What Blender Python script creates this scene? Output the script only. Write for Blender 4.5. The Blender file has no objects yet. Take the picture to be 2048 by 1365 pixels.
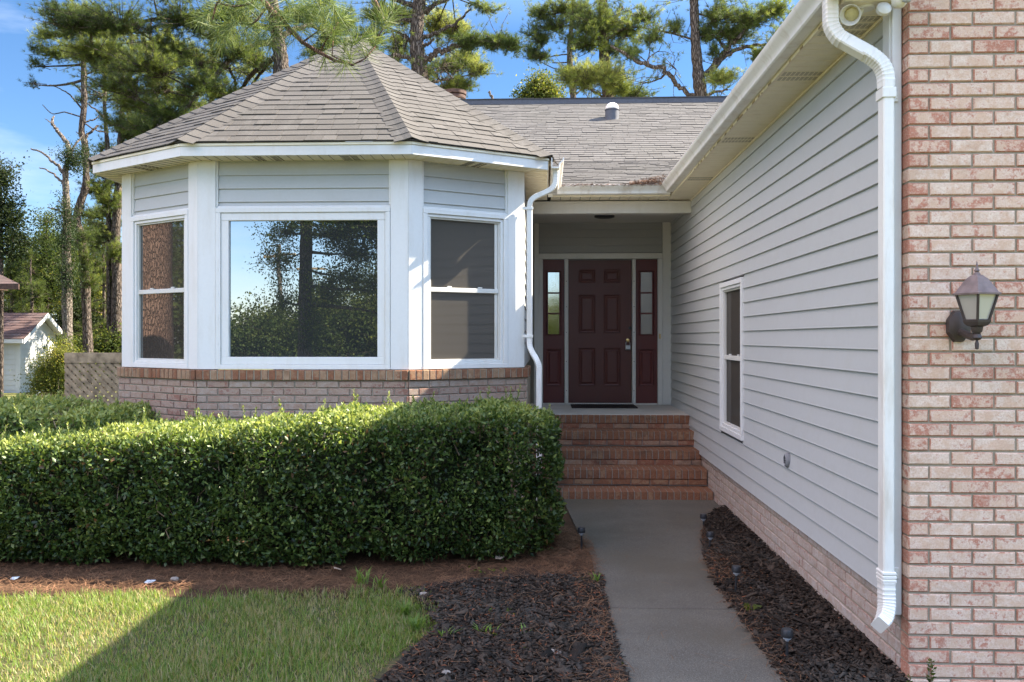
import bpy, math, random
import numpy as np
from mathutils import Vector, Matrix

R = random.Random(7)
NR = np.random.default_rng(11)
sc = bpy.context.scene
COL = sc.collection
rad = math.radians

# ------------------------------------------------------------------ camera model (survey of the photograph)
F, HOR, ZC = 1700.0, 676.8, 1.67
YAW = math.atan(67 / F)
CY, SY = math.cos(YAW), math.sin(YAW)
def ray(px, py):
    u = (px - 1024) / F
    return Vector((u * CY - SY, u * SY + CY, (HOR - py) / F))
def at(axis, val, px, py):
    d = ray(px, py); o = Vector((0, 0, ZC))
    return o + d * ((val - o[axis]) / d[axis])
def atx(v, px, py): return at(0, v, px, py)
def aty(v, px, py): return at(1, v, px, py)
def atz(v, px, py): return at(2, v, px, py)

# ------------------------------------------------------------------ mesh builder
def frame(p0, p1, z=0.0):
    """wall frame: x along the wall, y outward (to the viewer's side), z up"""
    p0, p1 = Vector((p0[0], p0[1], z)), Vector((p1[0], p1[1], z))
    d = (p1 - p0).normalized(); n = Vector((d.y, -d.x, 0))
    M = Matrix.Identity(4)
    for i in range(3):
        M[i][0], M[i][1], M[i][2], M[i][3] = d[i], n[i], (0, 0, 1)[i], p0[i]
    return M, (p1 - p0).length

class MB:
    def __init__(s):
        s.v, s.f, s.mi, s.t = [], [], [], []
        s.M = None; s.cur = 0; s.tone = 0.5
    def add(s, vs, fs, tone=None):
        b = len(s.v); flip = False
        if s.M is not None:
            vs = [s.M @ Vector(p) for p in vs]; flip = s.M.to_3x3().determinant() < 0
        s.v.extend([tuple(p) for p in vs])
        for f in fs:
            g = [b + i for i in f]
            s.f.append(g[::-1] if flip else g); s.mi.append(s.cur); s.t.append(s.tone if tone is None else tone)
    def box(s, x0, y0, z0, x1, y1, z1, c=0.0, tone=None):
        if x0 > x1: x0, x1 = x1, x0
        if y0 > y1: y0, y1 = y1, y0
        if z0 > z1: z0, z1 = z1, z0
        c = min(c, (x1-x0)*.45, (y1-y0)*.45, (z1-z0)*.45)
        if c <= 0:
            s.add([(x0,y0,z0),(x1,y0,z0),(x1,y1,z0),(x0,y1,z0),(x0,y0,z1),(x1,y0,z1),(x1,y1,z1),(x0,y1,z1)],
                  [(0,3,2,1),(4,5,6,7),(0,1,5,4),(1,2,6,5),(2,3,7,6),(3,0,4,7)], tone); return
        lo, hi = (x0,y0,z0), (x1,y1,z1)
        vs, idx = [], {}
        for sx in (0,1):
            for sy in (0,1):
                for sz in (0,1):
                    sg = (sx,sy,sz)
                    for ax in range(3):
                        p = []
                        for k in range(3):
                            e = hi[k] if sg[k] else lo[k]
                            if k != ax: e += -c if sg[k] else c
                            p.append(e)
                        idx[(sg,ax)] = len(vs); vs.append(tuple(p))
        fs = []
        for ax in range(3):
            a, b = (ax+1) % 3, (ax+2) % 3
            for sd in (0,1):
                q = []
                for (u,w) in ((0,0),(1,0),(1,1),(0,1)):
                    g = [0,0,0]; g[ax] = sd; g[a] = u; g[b] = w
                    q.append(idx[(tuple(g),ax)])
                fs.append(tuple(q) if sd else tuple(q[::-1]))
        for ax in range(3):
            a, b = (ax+1) % 3, (ax+2) % 3
            for u in (0,1):
                for w in (0,1):
                    g0 = [0,0,0]; g0[a] = u; g0[b] = w
                    g1 = list(g0); g1[ax] = 1
                    q = (idx[(tuple(g0),a)], idx[(tuple(g1),a)], idx[(tuple(g1),b)], idx[(tuple(g0),b)])
                    fs.append(q if u == w else q[::-1])
        for sx in (0,1):
            for sy in (0,1):
                for sz in (0,1):
                    q = tuple(idx[((sx,sy,sz),k)] for k in range(3))
                    fs.append(q if (sx+sy+sz) % 2 else q[::-1])
        s.add(vs, fs, tone)
    def quad(s, a, b, c, d, tone=None): s.add([a,b,c,d], [(0,1,2,3)], tone)
    def prism(s, poly, axis, lo, hi, tone=None):
        """polygon (2 coords of the other axes, in cyclic order) swept along an axis"""
        n = len(poly)
        def P(p, w):
            if axis == 0: return (w, p[0], p[1])
            if axis == 1: return (p[0], w, p[1])
            return (p[0], p[1], w)
        vs = [P(p, lo) for p in poly] + [P(p, hi) for p in poly]
        fs = [tuple(range(n))[::-1], tuple(range(n, 2*n))]
        fs += [(i, (i+1) % n, n+(i+1) % n, n+i) for i in range(n)]
        s.add(vs, fs, tone)
    def sweep(s, path, sect, scales=None, up=None, cap=True, tone=None):
        path = [Vector(p) for p in path]; n = len(path); m = len(sect)
        t0 = (path[1]-path[0]).normalized()
        u = Vector(up) if up is not None else (Vector((0,0,1)) if abs(t0.z) < .9 else Vector((1,0,0)))
        u = (u - t0*u.dot(t0)).normalized()
        vs = []
        for i in range(n):
            t = (path[min(i+1,n-1)] - path[max(i-1,0)])
            if t.length < 1e-9: t = t0
            t.normalize(); u = (u - t*u.dot(t))
            if u.length < 1e-6: u = t.orthogonal()
            u.normalize(); w = t.cross(u)
            k = scales[i] if scales else 1.0
            for (a, b) in sect: vs.append(path[i] + u*(a*k) + w*(b*k))
        fs = []
        for i in range(n-1):
            for j in range(m):
                fs.append((i*m+j, i*m+(j+1) % m, (i+1)*m+(j+1) % m, (i+1)*m+j))
        if cap:
            fs.append(tuple(range(m))[::-1]); fs.append(tuple((n-1)*m+j for j in range(m)))
        s.add(vs, fs, tone)
    def tube(s, path, radii, n=8, tone=None, cap=True):
        sect = [(math.cos(2*math.pi*k/n), math.sin(2*math.pi*k/n)) for k in range(n)]
        if not isinstance(radii, (list, tuple)): radii = [radii]*len(path)
        s.sweep(path, sect, list(radii), cap=cap, tone=tone)
    def lathe(s, prof, c, n=20, axis=(0,0,1), tone=None, rot=0):
        ax = Vector(axis).normalized(); u = ax.orthogonal().normalized() if abs(ax.z) < .99 else Vector((1,0,0))
        w = ax.cross(u); c = Vector(c); vs = []
        for (r, h) in prof:
            for k in range(n):
                a = 2*math.pi*k/n + rot
                vs.append(c + ax*h + u*(r*math.cos(a)) + w*(r*math.sin(a)))
        fs = []
        for i in range(len(prof)-1):
            for k in range(n):
                fs.append((i*n+k, i*n+(k+1) % n, (i+1)*n+(k+1) % n, (i+1)*n+k))
        fs.append(tuple(range(n))[::-1]); fs.append(tuple((len(prof)-1)*n+k for k in range(n)))
        s.add(vs, fs, tone)
    def build(s, name, mats, parent=None, origin=None, smooth=False, angle=None):
        if not isinstance(mats, (list, tuple)): mats = [mats]
        off = Vector((0,0,0))
        if parent is not None:
            p = parent
            while p: off += p.location; p = p.parent
        elif origin is not None: off = Vector(origin)
        me = bpy.data.meshes.new(name)
        me.from_pydata([(x-off.x, y-off.y, z-off.z) for x,y,z in s.v], [], s.f)
        for m in mats: me.materials.append(m)
        if len(mats) > 1: me.polygons.foreach_set('material_index', s.mi)
        a = me.attributes.new('tone', 'FLOAT', 'FACE'); a.data.foreach_set('value', s.t)
        if smooth: me.polygons.foreach_set('use_smooth', [True]*len(me.polygons))
        me.update()
        o = bpy.data.objects.new(name, me); COL.objects.link(o)
        if smooth and angle:
            try: me.set_sharp_from_angle(angle=rad(angle))
            except Exception: pass
        if parent is not None: o.parent = parent
        elif origin is not None: o.location = off
        return o

def tag(o, label=None, cat=None, group=None, kind=None):
    if label: o['label'] = label
    if cat: o['category'] = cat
    if group: o['group'] = group
    if kind: o['kind'] = kind
    return o
def thing(name, loc, label, cat, group=None):
    o = bpy.data.objects.new(name, None); COL.objects.link(o); o.location = loc
    o.empty_display_size = .2
    return tag(o, label, cat, group)

def np_mesh(name, V, Fc, mats, tones=None, parent=None, smooth=False, mi=None, normals_up=False):
    """V (n,3), Fc (m,k) faces of equal size"""
    off = np.zeros(3)
    if parent is not None:
        p = parent
        while p: off += np.array(p.location); p = p.parent
    V = (np.asarray(V) - off).astype(np.float32); Fc = np.asarray(Fc, dtype=np.int32); k = Fc.shape[1]
    me = bpy.data.meshes.new(name)
    me.vertices.add(len(V)); me.vertices.foreach_set('co', V.ravel())
    me.loops.add(Fc.size); me.loops.foreach_set('vertex_index', Fc.ravel())
    me.polygons.add(len(Fc)); me.polygons.foreach_set('loop_start', np.arange(len(Fc), dtype=np.int32)*k)
    if not isinstance(mats, (list, tuple)): mats = [mats]
    for m in mats: me.materials.append(m)
    if mi is not None: me.polygons.foreach_set('material_index', np.asarray(mi, dtype=np.int32))
    if tones is not None:
        a = me.attributes.new('tone', 'FLOAT', 'FACE'); a.data.foreach_set('value', np.asarray(tones, dtype=np.float32))
    me.update(calc_edges=True)
    if smooth: me.polygons.foreach_set('use_smooth', np.ones(len(Fc), dtype=bool))
    o = bpy.data.objects.new(name, me); COL.objects.link(o)
    if parent is not None: o.parent = parent
    return o

def scatter(T, TF, P, RM, S):
    """instances of a template T (k,3) with faces TF, at P (n,3), rotations RM (n,3,3), scales S (n,)"""
    n, k = len(P), len(T)
    V = np.einsum('nij,kj->nki', RM, T) * np.asarray(S)[:, None, None] + np.asarray(P)[:, None, :]
    Fc = (TF[None] + (np.arange(n)*k)[:, None, None]).reshape(-1, TF.shape[1])
    return V.reshape(-1, 3), Fc

def basis(D, roll=None):
    """rotation matrices whose local z is D (n,3)"""
    D = D / np.linalg.norm(D, axis=1, keepdims=True)
    ref = np.where(np.abs(D[:, 2:3]) < .95, np.array([[0, 0, 1.]]), np.array([[1., 0, 0]]))
    X = np.cross(ref, D); X /= np.linalg.norm(X, axis=1, keepdims=True)
    Yv = np.cross(D, X)
    if roll is None: roll = NR.uniform(0, 2*np.pi, len(D))
    c, s = np.cos(roll)[:, None], np.sin(roll)[:, None]
    return np.stack([X*c + Yv*s, -X*s + Yv*c, D], axis=2)

# ------------------------------------------------------------------ materials
def mat(name):
    m = bpy.data.materials.new(name); m.use_nodes = True
    nt = m.node_tree; nt.nodes.clear()
    o = nt.nodes.new('ShaderNodeOutputMaterial'); p = nt.nodes.new('ShaderNodeBsdfPrincipled')
    nt.links.new(p.outputs[0], o.inputs[0])
    return m, nt, p, o
def N(nt, t, **kw):
    n = nt.nodes.new(t)
    for k, v in kw.items():
        if k.startswith('i_'): n.inputs[k[2:].replace('_', ' ')].default_value = v
        else: setattr(n, k, v)
    return n
def noise(nt, vec, scale, detail=4, rough=.55):
    n = N(nt, 'ShaderNodeTexNoise'); n.inputs['Scale'].default_value = scale
    n.inputs['Detail'].default_value = detail; n.inputs['Roughness'].default_value = rough
    nt.links.new(vec, n.inputs['Vector']); return n.outputs[0]
def ramp(nt, fac, stops):
    r = N(nt, 'ShaderNodeValToRGB'); el = r.color_ramp.elements
    while len(el) > 1: el.remove(el[-1])
    el[0].position = stops[0][0]; el[0].color = (*stops[0][1], 1) if len(stops[0][1]) == 3 else stops[0][1]
    for p, c in stops[1:]:
        e = el.new(p); e.color = (*c, 1)
    nt.links.new(fac, r.inputs[0]); return r.outputs[0]
def mixc(nt, fac, a, b, mode='MIX'):
    m = N(nt, 'ShaderNodeMix', data_type='RGBA', blend_type=mode)
    for s, v in (('A', a), ('B', b)):
        sock = [i for i in m.inputs if i.name == s and i.type == 'RGBA'][0]
        if isinstance(v, (tuple, list)): sock.default_value = (*v, 1)
        else: nt.links.new(v, sock)
    f = m.inputs[0]
    if isinstance(fac, (int, float)): f.default_value = fac
    else: nt.links.new(fac, f)
    return [o for o in m.outputs if o.type == 'RGBA'][0]
def math_(nt, op, a, b=None, c=None, clamp=False):
    m = N(nt, 'ShaderNodeMath', operation=op); m.use_clamp = clamp
    for i, v in enumerate((a, b, c)):
        if v is None: continue
        if isinstance(v, (int, float)): m.inputs[i].default_value = v
        else: nt.links.new(v, m.inputs[i])
    return m.outputs[0]
def maprange(nt, v, a, b, c=0., d=1.):
    m = N(nt, 'ShaderNodeMapRange'); nt.links.new(v, m.inputs[0])
    for i, x in enumerate((a, b, c, d)): m.inputs[i+1].default_value = x
    return m.outputs[0]
def coords(nt, scale=(1,1,1), kind='Object'):
    t = N(nt, 'ShaderNodeTexCoord'); mp = N(nt, 'ShaderNodeMapping'); mp.inputs['Scale'].default_value = scale
    nt.links.new(t.outputs[kind], mp.inputs[0]); return mp.outputs[0]
def tone(nt):
    a = N(nt, 'ShaderNodeAttribute', attribute_name='tone'); return a.outputs['Fac']
def bump(nt, p, h, strength=.3, dist=.01):
    b = N(nt, 'ShaderNodeBump'); b.inputs['Strength'].default_value = strength; b.inputs['Distance'].default_value = dist
    nt.links.new(h, b.inputs['Height']); nt.links.new(b.outputs[0], p.inputs['Normal'])
def setp(p, rough=.6, spec=.3, metal=0):
    p.inputs['Roughness'].default_value = rough; p.inputs['Specular IOR Level'].default_value = spec; p.inputs['Metallic'].default_value = metal

def m_paint(name, col, dirt=(.45,.38,.26), amount=.35, rough=.45, spec=.3, streak=True):
    m, nt, p, o = mat(name); setp(p, rough, spec)
    v = coords(nt, (6, 6, 1.2) if streak else (4, 4, 4)); n = noise(nt, v, 1.6, 6, .65)
    v2 = coords(nt, (1,1,1)); n2 = noise(nt, v2, 40, 3)
    f = math_(nt, 'MULTIPLY', maprange(nt, n, .5, .85), amount)
    c = mixc(nt, f, col, dirt)
    c2 = mixc(nt, maprange(nt, n2, .35, .7, 0, .10), c, (col[0]*.72, col[1]*.72, col[2]*.70))
    nt.links.new(c2, p.inputs['Base Color']); bump(nt, p, n2, .04, .003)
    return m

def m_brick(name, pale, red, dark, thr, spread, dirt=(.18,.15,.12), dirtamt=.25):
    """tumbled wash-faced brick: pale wash worn through to red in blotches, changing from brick to brick (tone)"""
    m, nt, p, o = mat(name); setp(p, .9, .15)
    v = coords(nt); t = tone(nt)
    off = N(nt, 'ShaderNodeVectorMath', operation='ADD'); nt.links.new(v, off.inputs[0])
    cmb = N(nt, 'ShaderNodeCombineXYZ'); 
    for i in range(3): nt.links.new(math_(nt, 'MULTIPLY', t, 9.3+i*4.1), cmb.inputs[i])
    nt.links.new(cmb.outputs[0], off.inputs[1]); v = off.outputs[0]
    a = noise(nt, v, 16, 5, .68); b = noise(nt, v, 48, 5, .75); c = noise(nt, v, 120, 3, .75); e = noise(nt, coords(nt, (1,1,1.6)), 5, 4, .6)
    w = math_(nt, 'ADD', math_(nt, 'MULTIPLY', a, .62), math_(nt, 'MULTIPLY', b, .38))
    w = math_(nt, 'ADD', w, math_(nt, 'MULTIPLY', math_(nt, 'SUBTRACT', t, .5), spread))
    f = maprange(nt, w, thr, thr+.07)
    rc = mixc(nt, maprange(nt, b, .35, .7), red, dark)
    rc = mixc(nt, maprange(nt, c, .5, .7, 0, .5), rc, pale)
    pc = mixc(nt, maprange(nt, a, .40, .60), pale, (pale[0]*.84, pale[1]*.72, pale[2]*.64))
    pc = mixc(nt, maprange(nt, c, .46, .64, 0, .6), pc, (pale[0]*.70, pale[1]*.58, pale[2]*.52))
    pc = mixc(nt, math_(nt, 'MULTIPLY', maprange(nt, b, .57, .68), .7), pc, red)
    bc = mixc(nt, f, rc, pc)
    bc = mixc(nt, math_(nt, 'MULTIPLY', maprange(nt, e, .52, .75), dirtamt), bc, dirt)
    nt.links.new(bc, p.inputs['Base Color'])
    h = math_(nt, 'ADD', math_(nt, 'MULTIPLY', b, .6), math_(nt, 'MULTIPLY', c, .5))
    bump(nt, p, h, .6, .006)
    return m
def m_mortar(name, col):
    m, nt, p, o = mat(name); setp(p, .95, .1)
    v = coords(nt); a = noise(nt, v, 220, 3, .7); b = noise(nt, v, 9, 5, .6)
    c = mixc(nt, maprange(nt, a, .3, .7), (col[0]*.75, col[1]*.75, col[2]*.73), col)
    c = mixc(nt, maprange(nt, b, .5, .75, 0, .4), c, (col[0]*.6, col[1]*.58, col[2]*.5))
    nt.links.new(c, p.inputs['Base Color']); bump(nt, p, a, .5, .004); return m
def m_shingle(name, c0, c1, c2):
    m, nt, p, o = mat(name); setp(p, .92, .15)
    v = coords(nt); t = tone(nt); g = noise(nt, v, 260, 2, .8); b = noise(nt, v, 1.3, 5, .6); s = noise(nt, coords(nt, (3, .6, .6)), 2.2, 5, .65)
    c = ramp(nt, t, [(0, c0), (.5, c1), (1, c2)])
    c = mixc(nt, maprange(nt, g, .3, .72, 0, .55), c, (c0[0]*.45, c0[1]*.45, c0[2]*.45))
    c = mixc(nt, maprange(nt, g, .62, .75, 0, .3), c, (.3, .28, .26))
    c = mixc(nt, maprange(nt, b, .48, .75, 0, .35), c, (.075, .07, .058))
    c = mixc(nt, maprange(nt, s, .55, .8, 0, .3), c, (.17, .16, .145))
    nt.links.new(c, p.inputs['Base Color']); bump(nt, p, g, .5, .004); return m
def m_plain(name, col, rough=.5, spec=.3, metal=0, var=.15, scale=30):
    m, nt, p, o = mat(name); setp(p, rough, spec, metal)
    n = noise(nt, coords(nt), scale, 4)
    c = mixc(nt, maprange(nt, n, .3, .7), (col[0]*(1-var), col[1]*(1-var), col[2]*(1-var)), (min(1,col[0]*(1+var)), min(1,col[1]*(1+var)), min(1,col[2]*(1+var))))
    nt.links.new(c, p.inputs['Base Color']); bump(nt, p, n, .05, .002); return m
def m_leaf(name, stops, rough=.35, spec=.4, trans=.3, tcol=(.5,.7,.1)):
    m, nt, p, o = mat(name); setp(p, rough, spec)
    t = tone(nt); c = ramp(nt, t, stops); nt.links.new(c, p.inputs['Base Color'])
    tr = N(nt, 'ShaderNodeBsdfTranslucent'); nt.links.new(mixc(nt, .5, c, mixc(nt, 1., c, tcol, 'MULTIPLY')), tr.inputs[0])
    bc = mixc(nt, 1., c, (2.0, 2.0, 1.2), 'MULTIPLY'); nt.links.new(bc, tr.inputs[0])
    mx = N(nt, 'ShaderNodeMixShader'); mx.inputs[0].default_value = trans
    nt.links.new(p.outputs[0], mx.inputs[1]); nt.links.new(tr.outputs[0], mx.inputs[2]); nt.links.new(mx.outputs[0], o.inputs[0])
    return m
def m_bark(name, c0, c1, c2, sc_=1.0):
    m, nt, p, o = mat(name); setp(p, .95, .1)
    v = coords(nt, (9*sc_, 9*sc_, 2.2*sc_)); vo = N(nt, 'ShaderNodeTexVoronoi', feature='DISTANCE_TO_EDGE'); vo.inputs['Scale'].default_value = 2.2
    a = noise(nt, v, 1.5, 6, .65)
    mp = N(nt, 'ShaderNodeVectorMath', operation='ADD'); nt.links.new(v, mp.inputs[0])
    nz = N(nt, 'ShaderNodeTexNoise'); nz.inputs['Scale'].default_value = 1.2; nt.links.new(v, nz.inputs['Vector']); nt.links.new(nz.outputs[1], mp.inputs[1])
    nt.links.new(mp.outputs[0], vo.inputs['Vector'])
    e = maprange(nt, vo.outputs[0], 0, .22)
    c = mixc(nt, e, c0, mixc(nt, maprange(nt, a, .3, .7), c1, c2))
    nt.links.new(c, p.inputs['Base Color'])
    bump(nt, p, math_(nt, 'ADD', e, math_(nt, 'MULTIPLY', a, .6)), .9, .03); return m
def m_pane(name, refl, base=(.012,.014,.014), rough=0.0, tint=(.93,.97,1)):
    m, nt, p, o = mat(name)
    d = N(nt, 'ShaderNodeBsdfDiffuse'); d.inputs[0].default_value = (*base, 1)
    g = N(nt, 'ShaderNodeBsdfGlossy'); g.inputs[0].default_value = (*tint, 1); g.inputs['Roughness'].default_value = rough
    n = noise(nt, coords(nt), 1.4, 2); b = N(nt, 'ShaderNodeBump'); b.inputs['Strength'].default_value = .02; b.inputs['Distance'].default_value = .05
    nt.links.new(n, b.inputs['Height']); nt.links.new(b.outputs[0], g.inputs['Normal'])
    mx = N(nt, 'ShaderNodeMixShader'); mx.inputs[0].default_value = refl
    nt.links.new(d.outputs[0], mx.inputs[1]); nt.links.new(g.outputs[0], mx.inputs[2]); nt.links.new(mx.outputs[0], o.inputs[0]); return m

WHITE = m_paint('white_trim_paint', (.67,.66,.63), amount=.32)
CREAM = m_paint('bounce_warmed_cream_vinyl', (.80,.72,.55), dirt=(.42,.34,.2), amount=.35)  # cream vinyl, with warm light bounced onto the soffits put into the colour
GUTTER = m_paint('white_gutter_enamel', (.72,.70,.65), dirt=(.38,.28,.16), amount=.7, rough=.35, spec=.4)
SIDING = m_paint('grey_vinyl_siding', (.442,.448,.432), dirt=(.36,.34,.28), amount=.25, rough=.5, streak=False)
PORCHSID = m_paint('grey_shingle_siding', (0.312,0.305,0.287), amount=.2, streak=False)
TAUPE = m_paint('porch_trim_paint', (0.61,0.581,0.522), amount=.3)
BRICK = m_brick('washed_brick', (.69,.56,.455), (.45,.20,.135), (.35,.155,.10), .39, .13, dirtamt=.2)
BRICKG = m_brick('shade_greyed_wash_brick', (.375,.305,.25), (.26,.125,.085), (.18,.095,.072), .385, .14, dirtamt=.3)  # washed brick of the bay, its shade put into a greyer colour
BRICKF = m_brick('pale_foundation_brick', (.46,.41,.37), (.32,.185,.145), (.22,.14,.11), .355, .11, dirtamt=.35)
BRICKT = m_brick('tan_step_brick', (.36,.25,.18), (.27,.10,.055), (.16,.065,.042), .42, .2, dirt=(.06,.047,.037), dirtamt=.6)
BRICKR = m_brick('red_step_brick', (.33,.23,.15), (.245,.102,.052), (.145,.065,.040), .52, .16, dirt=(.062,.048,.038), dirtamt=.55)
MORTAR = m_mortar('mortar', (.35,.31,.24))
MORTARD = m_mortar('dark_mortar', (.27,.235,.20))
SHINGLE = m_shingle('asphalt_shingle', (.076,.069,.061), (.099,.090,.081), (.126,.115,.104))
SHINGLEM = m_shingle('grey_asphalt_shingle', (.095,.088,.082), (.114,.106,.099), (.138,.129,.121))
DOORP = m_paint('maroon_door_paint', (.100,.031,.024), dirt=(.075,.045,.035), amount=.35, rough=.42, spec=.35)
SIDEP = m_paint('maroon_sidelight_paint', (.112,.027,.023), dirt=(.055,.025,.025), amount=.3, rough=.42, spec=.35)
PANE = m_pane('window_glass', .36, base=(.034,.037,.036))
PANE2 = m_pane('patterned_glass', .42, rough=.05)
PANE3 = m_pane('curtained_glass', .16, base=(.17,.15,.115), rough=.12)
SCREEN = m_pane('insect_screen', .065, base=(.062,.055,.046), rough=.04)
SCREENL = m_pane('shiny_insect_screen', .19, base=(.045,.040,.033), rough=.02)
SASHG = m_paint('grey_sash', (.60,.58,.53), amount=.35)
BLACK = m_plain('black_plastic', (.018,.018,.02), .45, .4)
DARKSLOT = m_plain('dark_gap', (.05,.042,.035), .9, .1)
BRASS = m_plain('brass', (.62,.44,.18), .28, .5, .9)
STEEL = m_plain('grey_metal', (.42,.42,.42), .4, .5, .8)
RUST = m_plain('rusty_metal', (.075,.045,.035), .8, .2, .2, .4, 14)
BRONZE = m_plain('weathered_bronze_paint', (.17,.125,.115), .55, .35, 0, .25, 20)
BRONZED = m_plain('dark_bronze_paint', (.05,.038,.033), .5, .35, 0, .25, 20)
LGLASS = m_pane('lantern_glass', .16, base=(.40,.37,.32), rough=.25)
BULB = m_plain('frosted_bulb', (.82,.80,.74), .35, .4)
LENSY = m_plain('yellow_lens', (.50,.44,.22), .25, .5)
LENSC = m_plain('clear_lens', (.34,.35,.37), .15, .6)
MAT_R = m_plain('black_rubber', (.028,.02,.018), .85, .15)
OLDWOOD = m_plain('weathered_wood', (.36,.27,.17), .9, .1, 0, .45, 12)
SHEDW = m_paint('white_shed_siding', (.60,.595,.58), amount=.25)
SHEDR = m_shingle('reddish_shingle', (.080,.050,.047), (.118,.076,.068), (.112,.092,.092))
PVC = m_plain('dark_grey_pvc', (.085,.085,.095), .5, .3)
DOME = m_plain('cream_dome', (.80,.72,.62), .35, .4)
BARK = m_bark('pine_bark', (.028,.021,.017), (.088,.067,.054), (.165,.134,.110))
BARKR = m_bark('red_pine_bark', (.15,.085,.06), (.215,.125,.09), (.29,.18,.135), 2.2)
DEADWOOD = m_bark('dead_wood', (.06,.048,.04), (.17,.14,.115), (.26,.22,.185), 1.3)
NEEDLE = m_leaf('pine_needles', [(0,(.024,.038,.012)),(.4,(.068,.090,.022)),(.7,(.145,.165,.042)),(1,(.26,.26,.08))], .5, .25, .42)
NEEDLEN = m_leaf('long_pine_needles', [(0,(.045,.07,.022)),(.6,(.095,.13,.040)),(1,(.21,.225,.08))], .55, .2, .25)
IVY = m_leaf('ivy_leaves', [(0,(.012,.024,.008)),(1,(.045,.065,.018))], .6, .15, .2)
LEAF = m_leaf('broad_leaves', [(0,(.018,.032,.009)),(.5,(.060,.078,.016)),(.8,(.15,.15,.028)),(1,(.27,.23,.045))], .6, .15, .35)
LEAFD = m_leaf('dark_broad_leaves', [(0,(.012,.020,.007)),(1,(.042,.055,.014))], .6, .15, .3)
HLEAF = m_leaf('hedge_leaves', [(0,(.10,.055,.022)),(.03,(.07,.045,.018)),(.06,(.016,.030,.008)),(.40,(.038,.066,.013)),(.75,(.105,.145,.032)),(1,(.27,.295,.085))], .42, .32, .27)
GRASS = m_leaf('grass_blades', [(0,(.30,.245,.13)),(.22,(.21,.195,.065)),(.45,(.080,.130,.024)),(1,(.18,.25,.045))], .5, .3, .40)
STRAW = m_plain('pine_straw', (.150,.078,.042), .8, .15, 0, .6, 8)
CHIP = m_shingle('black_mulch_chip', (.016,.0115,.0085), (.038,.027,.020), (.085,.060,.043))
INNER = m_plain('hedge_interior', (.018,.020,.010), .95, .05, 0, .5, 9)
TWIG = m_plain('twig', (.16,.11,.07), .9, .1)
STONE = m_plain('pale_stone', (.24,.20,.17), .9, .2, 0, .3, 40)
PAPER = m_plain('white_paper', (.5,.52,.55), .8, .2)
DRYLEAF = m_plain('dry_leaf', (.36,.27,.20), .8, .15, 0, .3, 30)
CONCRETE_COL = None

def m_concrete():
    m, nt, p, o = mat('exposed_concrete'); setp(p, .88, .25)
    v = coords(nt); a = noise(nt, v, 130, 3, .8); b = noise(nt, v, 2.2, 6, .6); s = noise(nt, v, 260, 1, .5); w = noise(nt, v, .9, 4, .5)
    c = mixc(nt, maprange(nt, b, .3, .72), (0.0942,0.0794,0.0611), (0.149,0.126,0.098))
    c = mixc(nt, maprange(nt, a, .42, .62, 0, .8), c, (0.048,0.0423,0.0352))
    c = mixc(nt, maprange(nt, s, .60, .66, 0, .6), c, (0.268,0.238,0.199))
    c = mixc(nt, maprange(nt, w, .46, .62, 0, .65), c, (0.0959,0.0776,0.0534))
    nt.links.new(c, p.inputs['Base Color']); bump(nt, p, a, .8, .006); return m
CONC = m_concrete()
def m_landing():
    m, nt, p, o = mat('painted_porch_floor'); setp(p, .7, .25)
    b = noise(nt, coords(nt), 3, 5); c = mixc(nt, maprange(nt, b, .3, .7), (.40,.36,.31), (.50,.46,.40))
    nt.links.new(c, p.inputs['Base Color']); return m
LANDING = m_landing()
def m_soil(name, a_, b_, c_):
    m, nt, p, o = mat(name); setp(p, .95, .1)
    v = coords(nt); a = noise(nt, v, 3, 6, .65); b = noise(nt, v, 60, 4, .7)
    c = mixc(nt, maprange(nt, a, .35, .65), a_, b_); c = mixc(nt, maprange(nt, b, .4, .7, 0, .6), c, c_)
    nt.links.new(c, p.inputs['Base Color']); bump(nt, p, b, .6, .02); return m
SOIL = m_soil('sandy_soil', (0.07,0.0546,0.042), (0.119,0.0945,0.077), (0.035,0.0245,0.0196))
THATCH = m_soil('lawn_thatch', (.075,.065,.03), (.045,.06,.018), (.10,.08,.045))
MULCHSOIL = m_soil('mulch_soil', (.03,.024,.02), (.045,.032,.026), (.07,.035,.02))
FIELD = m_soil('distant_lawn', (.10,.115,.035), (.15,.15,.05), (.09,.07,.035))
STRAWSOIL = m_soil('straw_soil', (0.06,0.036,0.0216), (0.09,0.051,0.0288), (0.036,0.021,0.0132))

# ------------------------------------------------------------------ bricks, siding, shingles
def brick(mb, a0, a1, z0, z1, o=0.0, d=.09, tone_=None):
    """one tumbled brick in the wall frame, front face at outward distance o"""
    j = lambda s: R.uniform(-s, s)
    c = .005; o2 = o + j(.0018)
    t = R.random() if tone_ is None else tone_
    x0, x1, y0, y1 = a0+j(.0012), a1+j(.0012), z0+j(.0012), z1+j(.0012)
    vs = [(x0, o-d, y0), (x1, o-d, y0), (x1, o-d, y1), (x0, o-d, y1),
          (x0, o2-c, y0), (x1, o2-c, y0), (x1, o2-c, y1), (x0, o2-c, y1),
          (x0+c, o2+j(.001), y0+c), (x1-c, o2+j(.001), y0+c), (x1-c, o2+j(.001), y1-c), (x0+c, o2+j(.001), y1-c)]
    fs = [(8,9,10,11)]
    for i in range(4):
        k = (i+1) % 4
        fs.append((4+i, 4+k, 8+k, 8+i)); fs.append((i, k, 4+k, 4+i))
    mb.add(vs, [fs[0][::-1]], t); b = len(mb.v)-12
    for f in fs[1:]:
        mb.f.append([b+i for i in (f[::-1] if mb.M is None or mb.M.to_3x3().determinant() > 0 else f)]); mb.mi.append(mb.cur); mb.t.append(t-.35-R.random()*.6)
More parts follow.
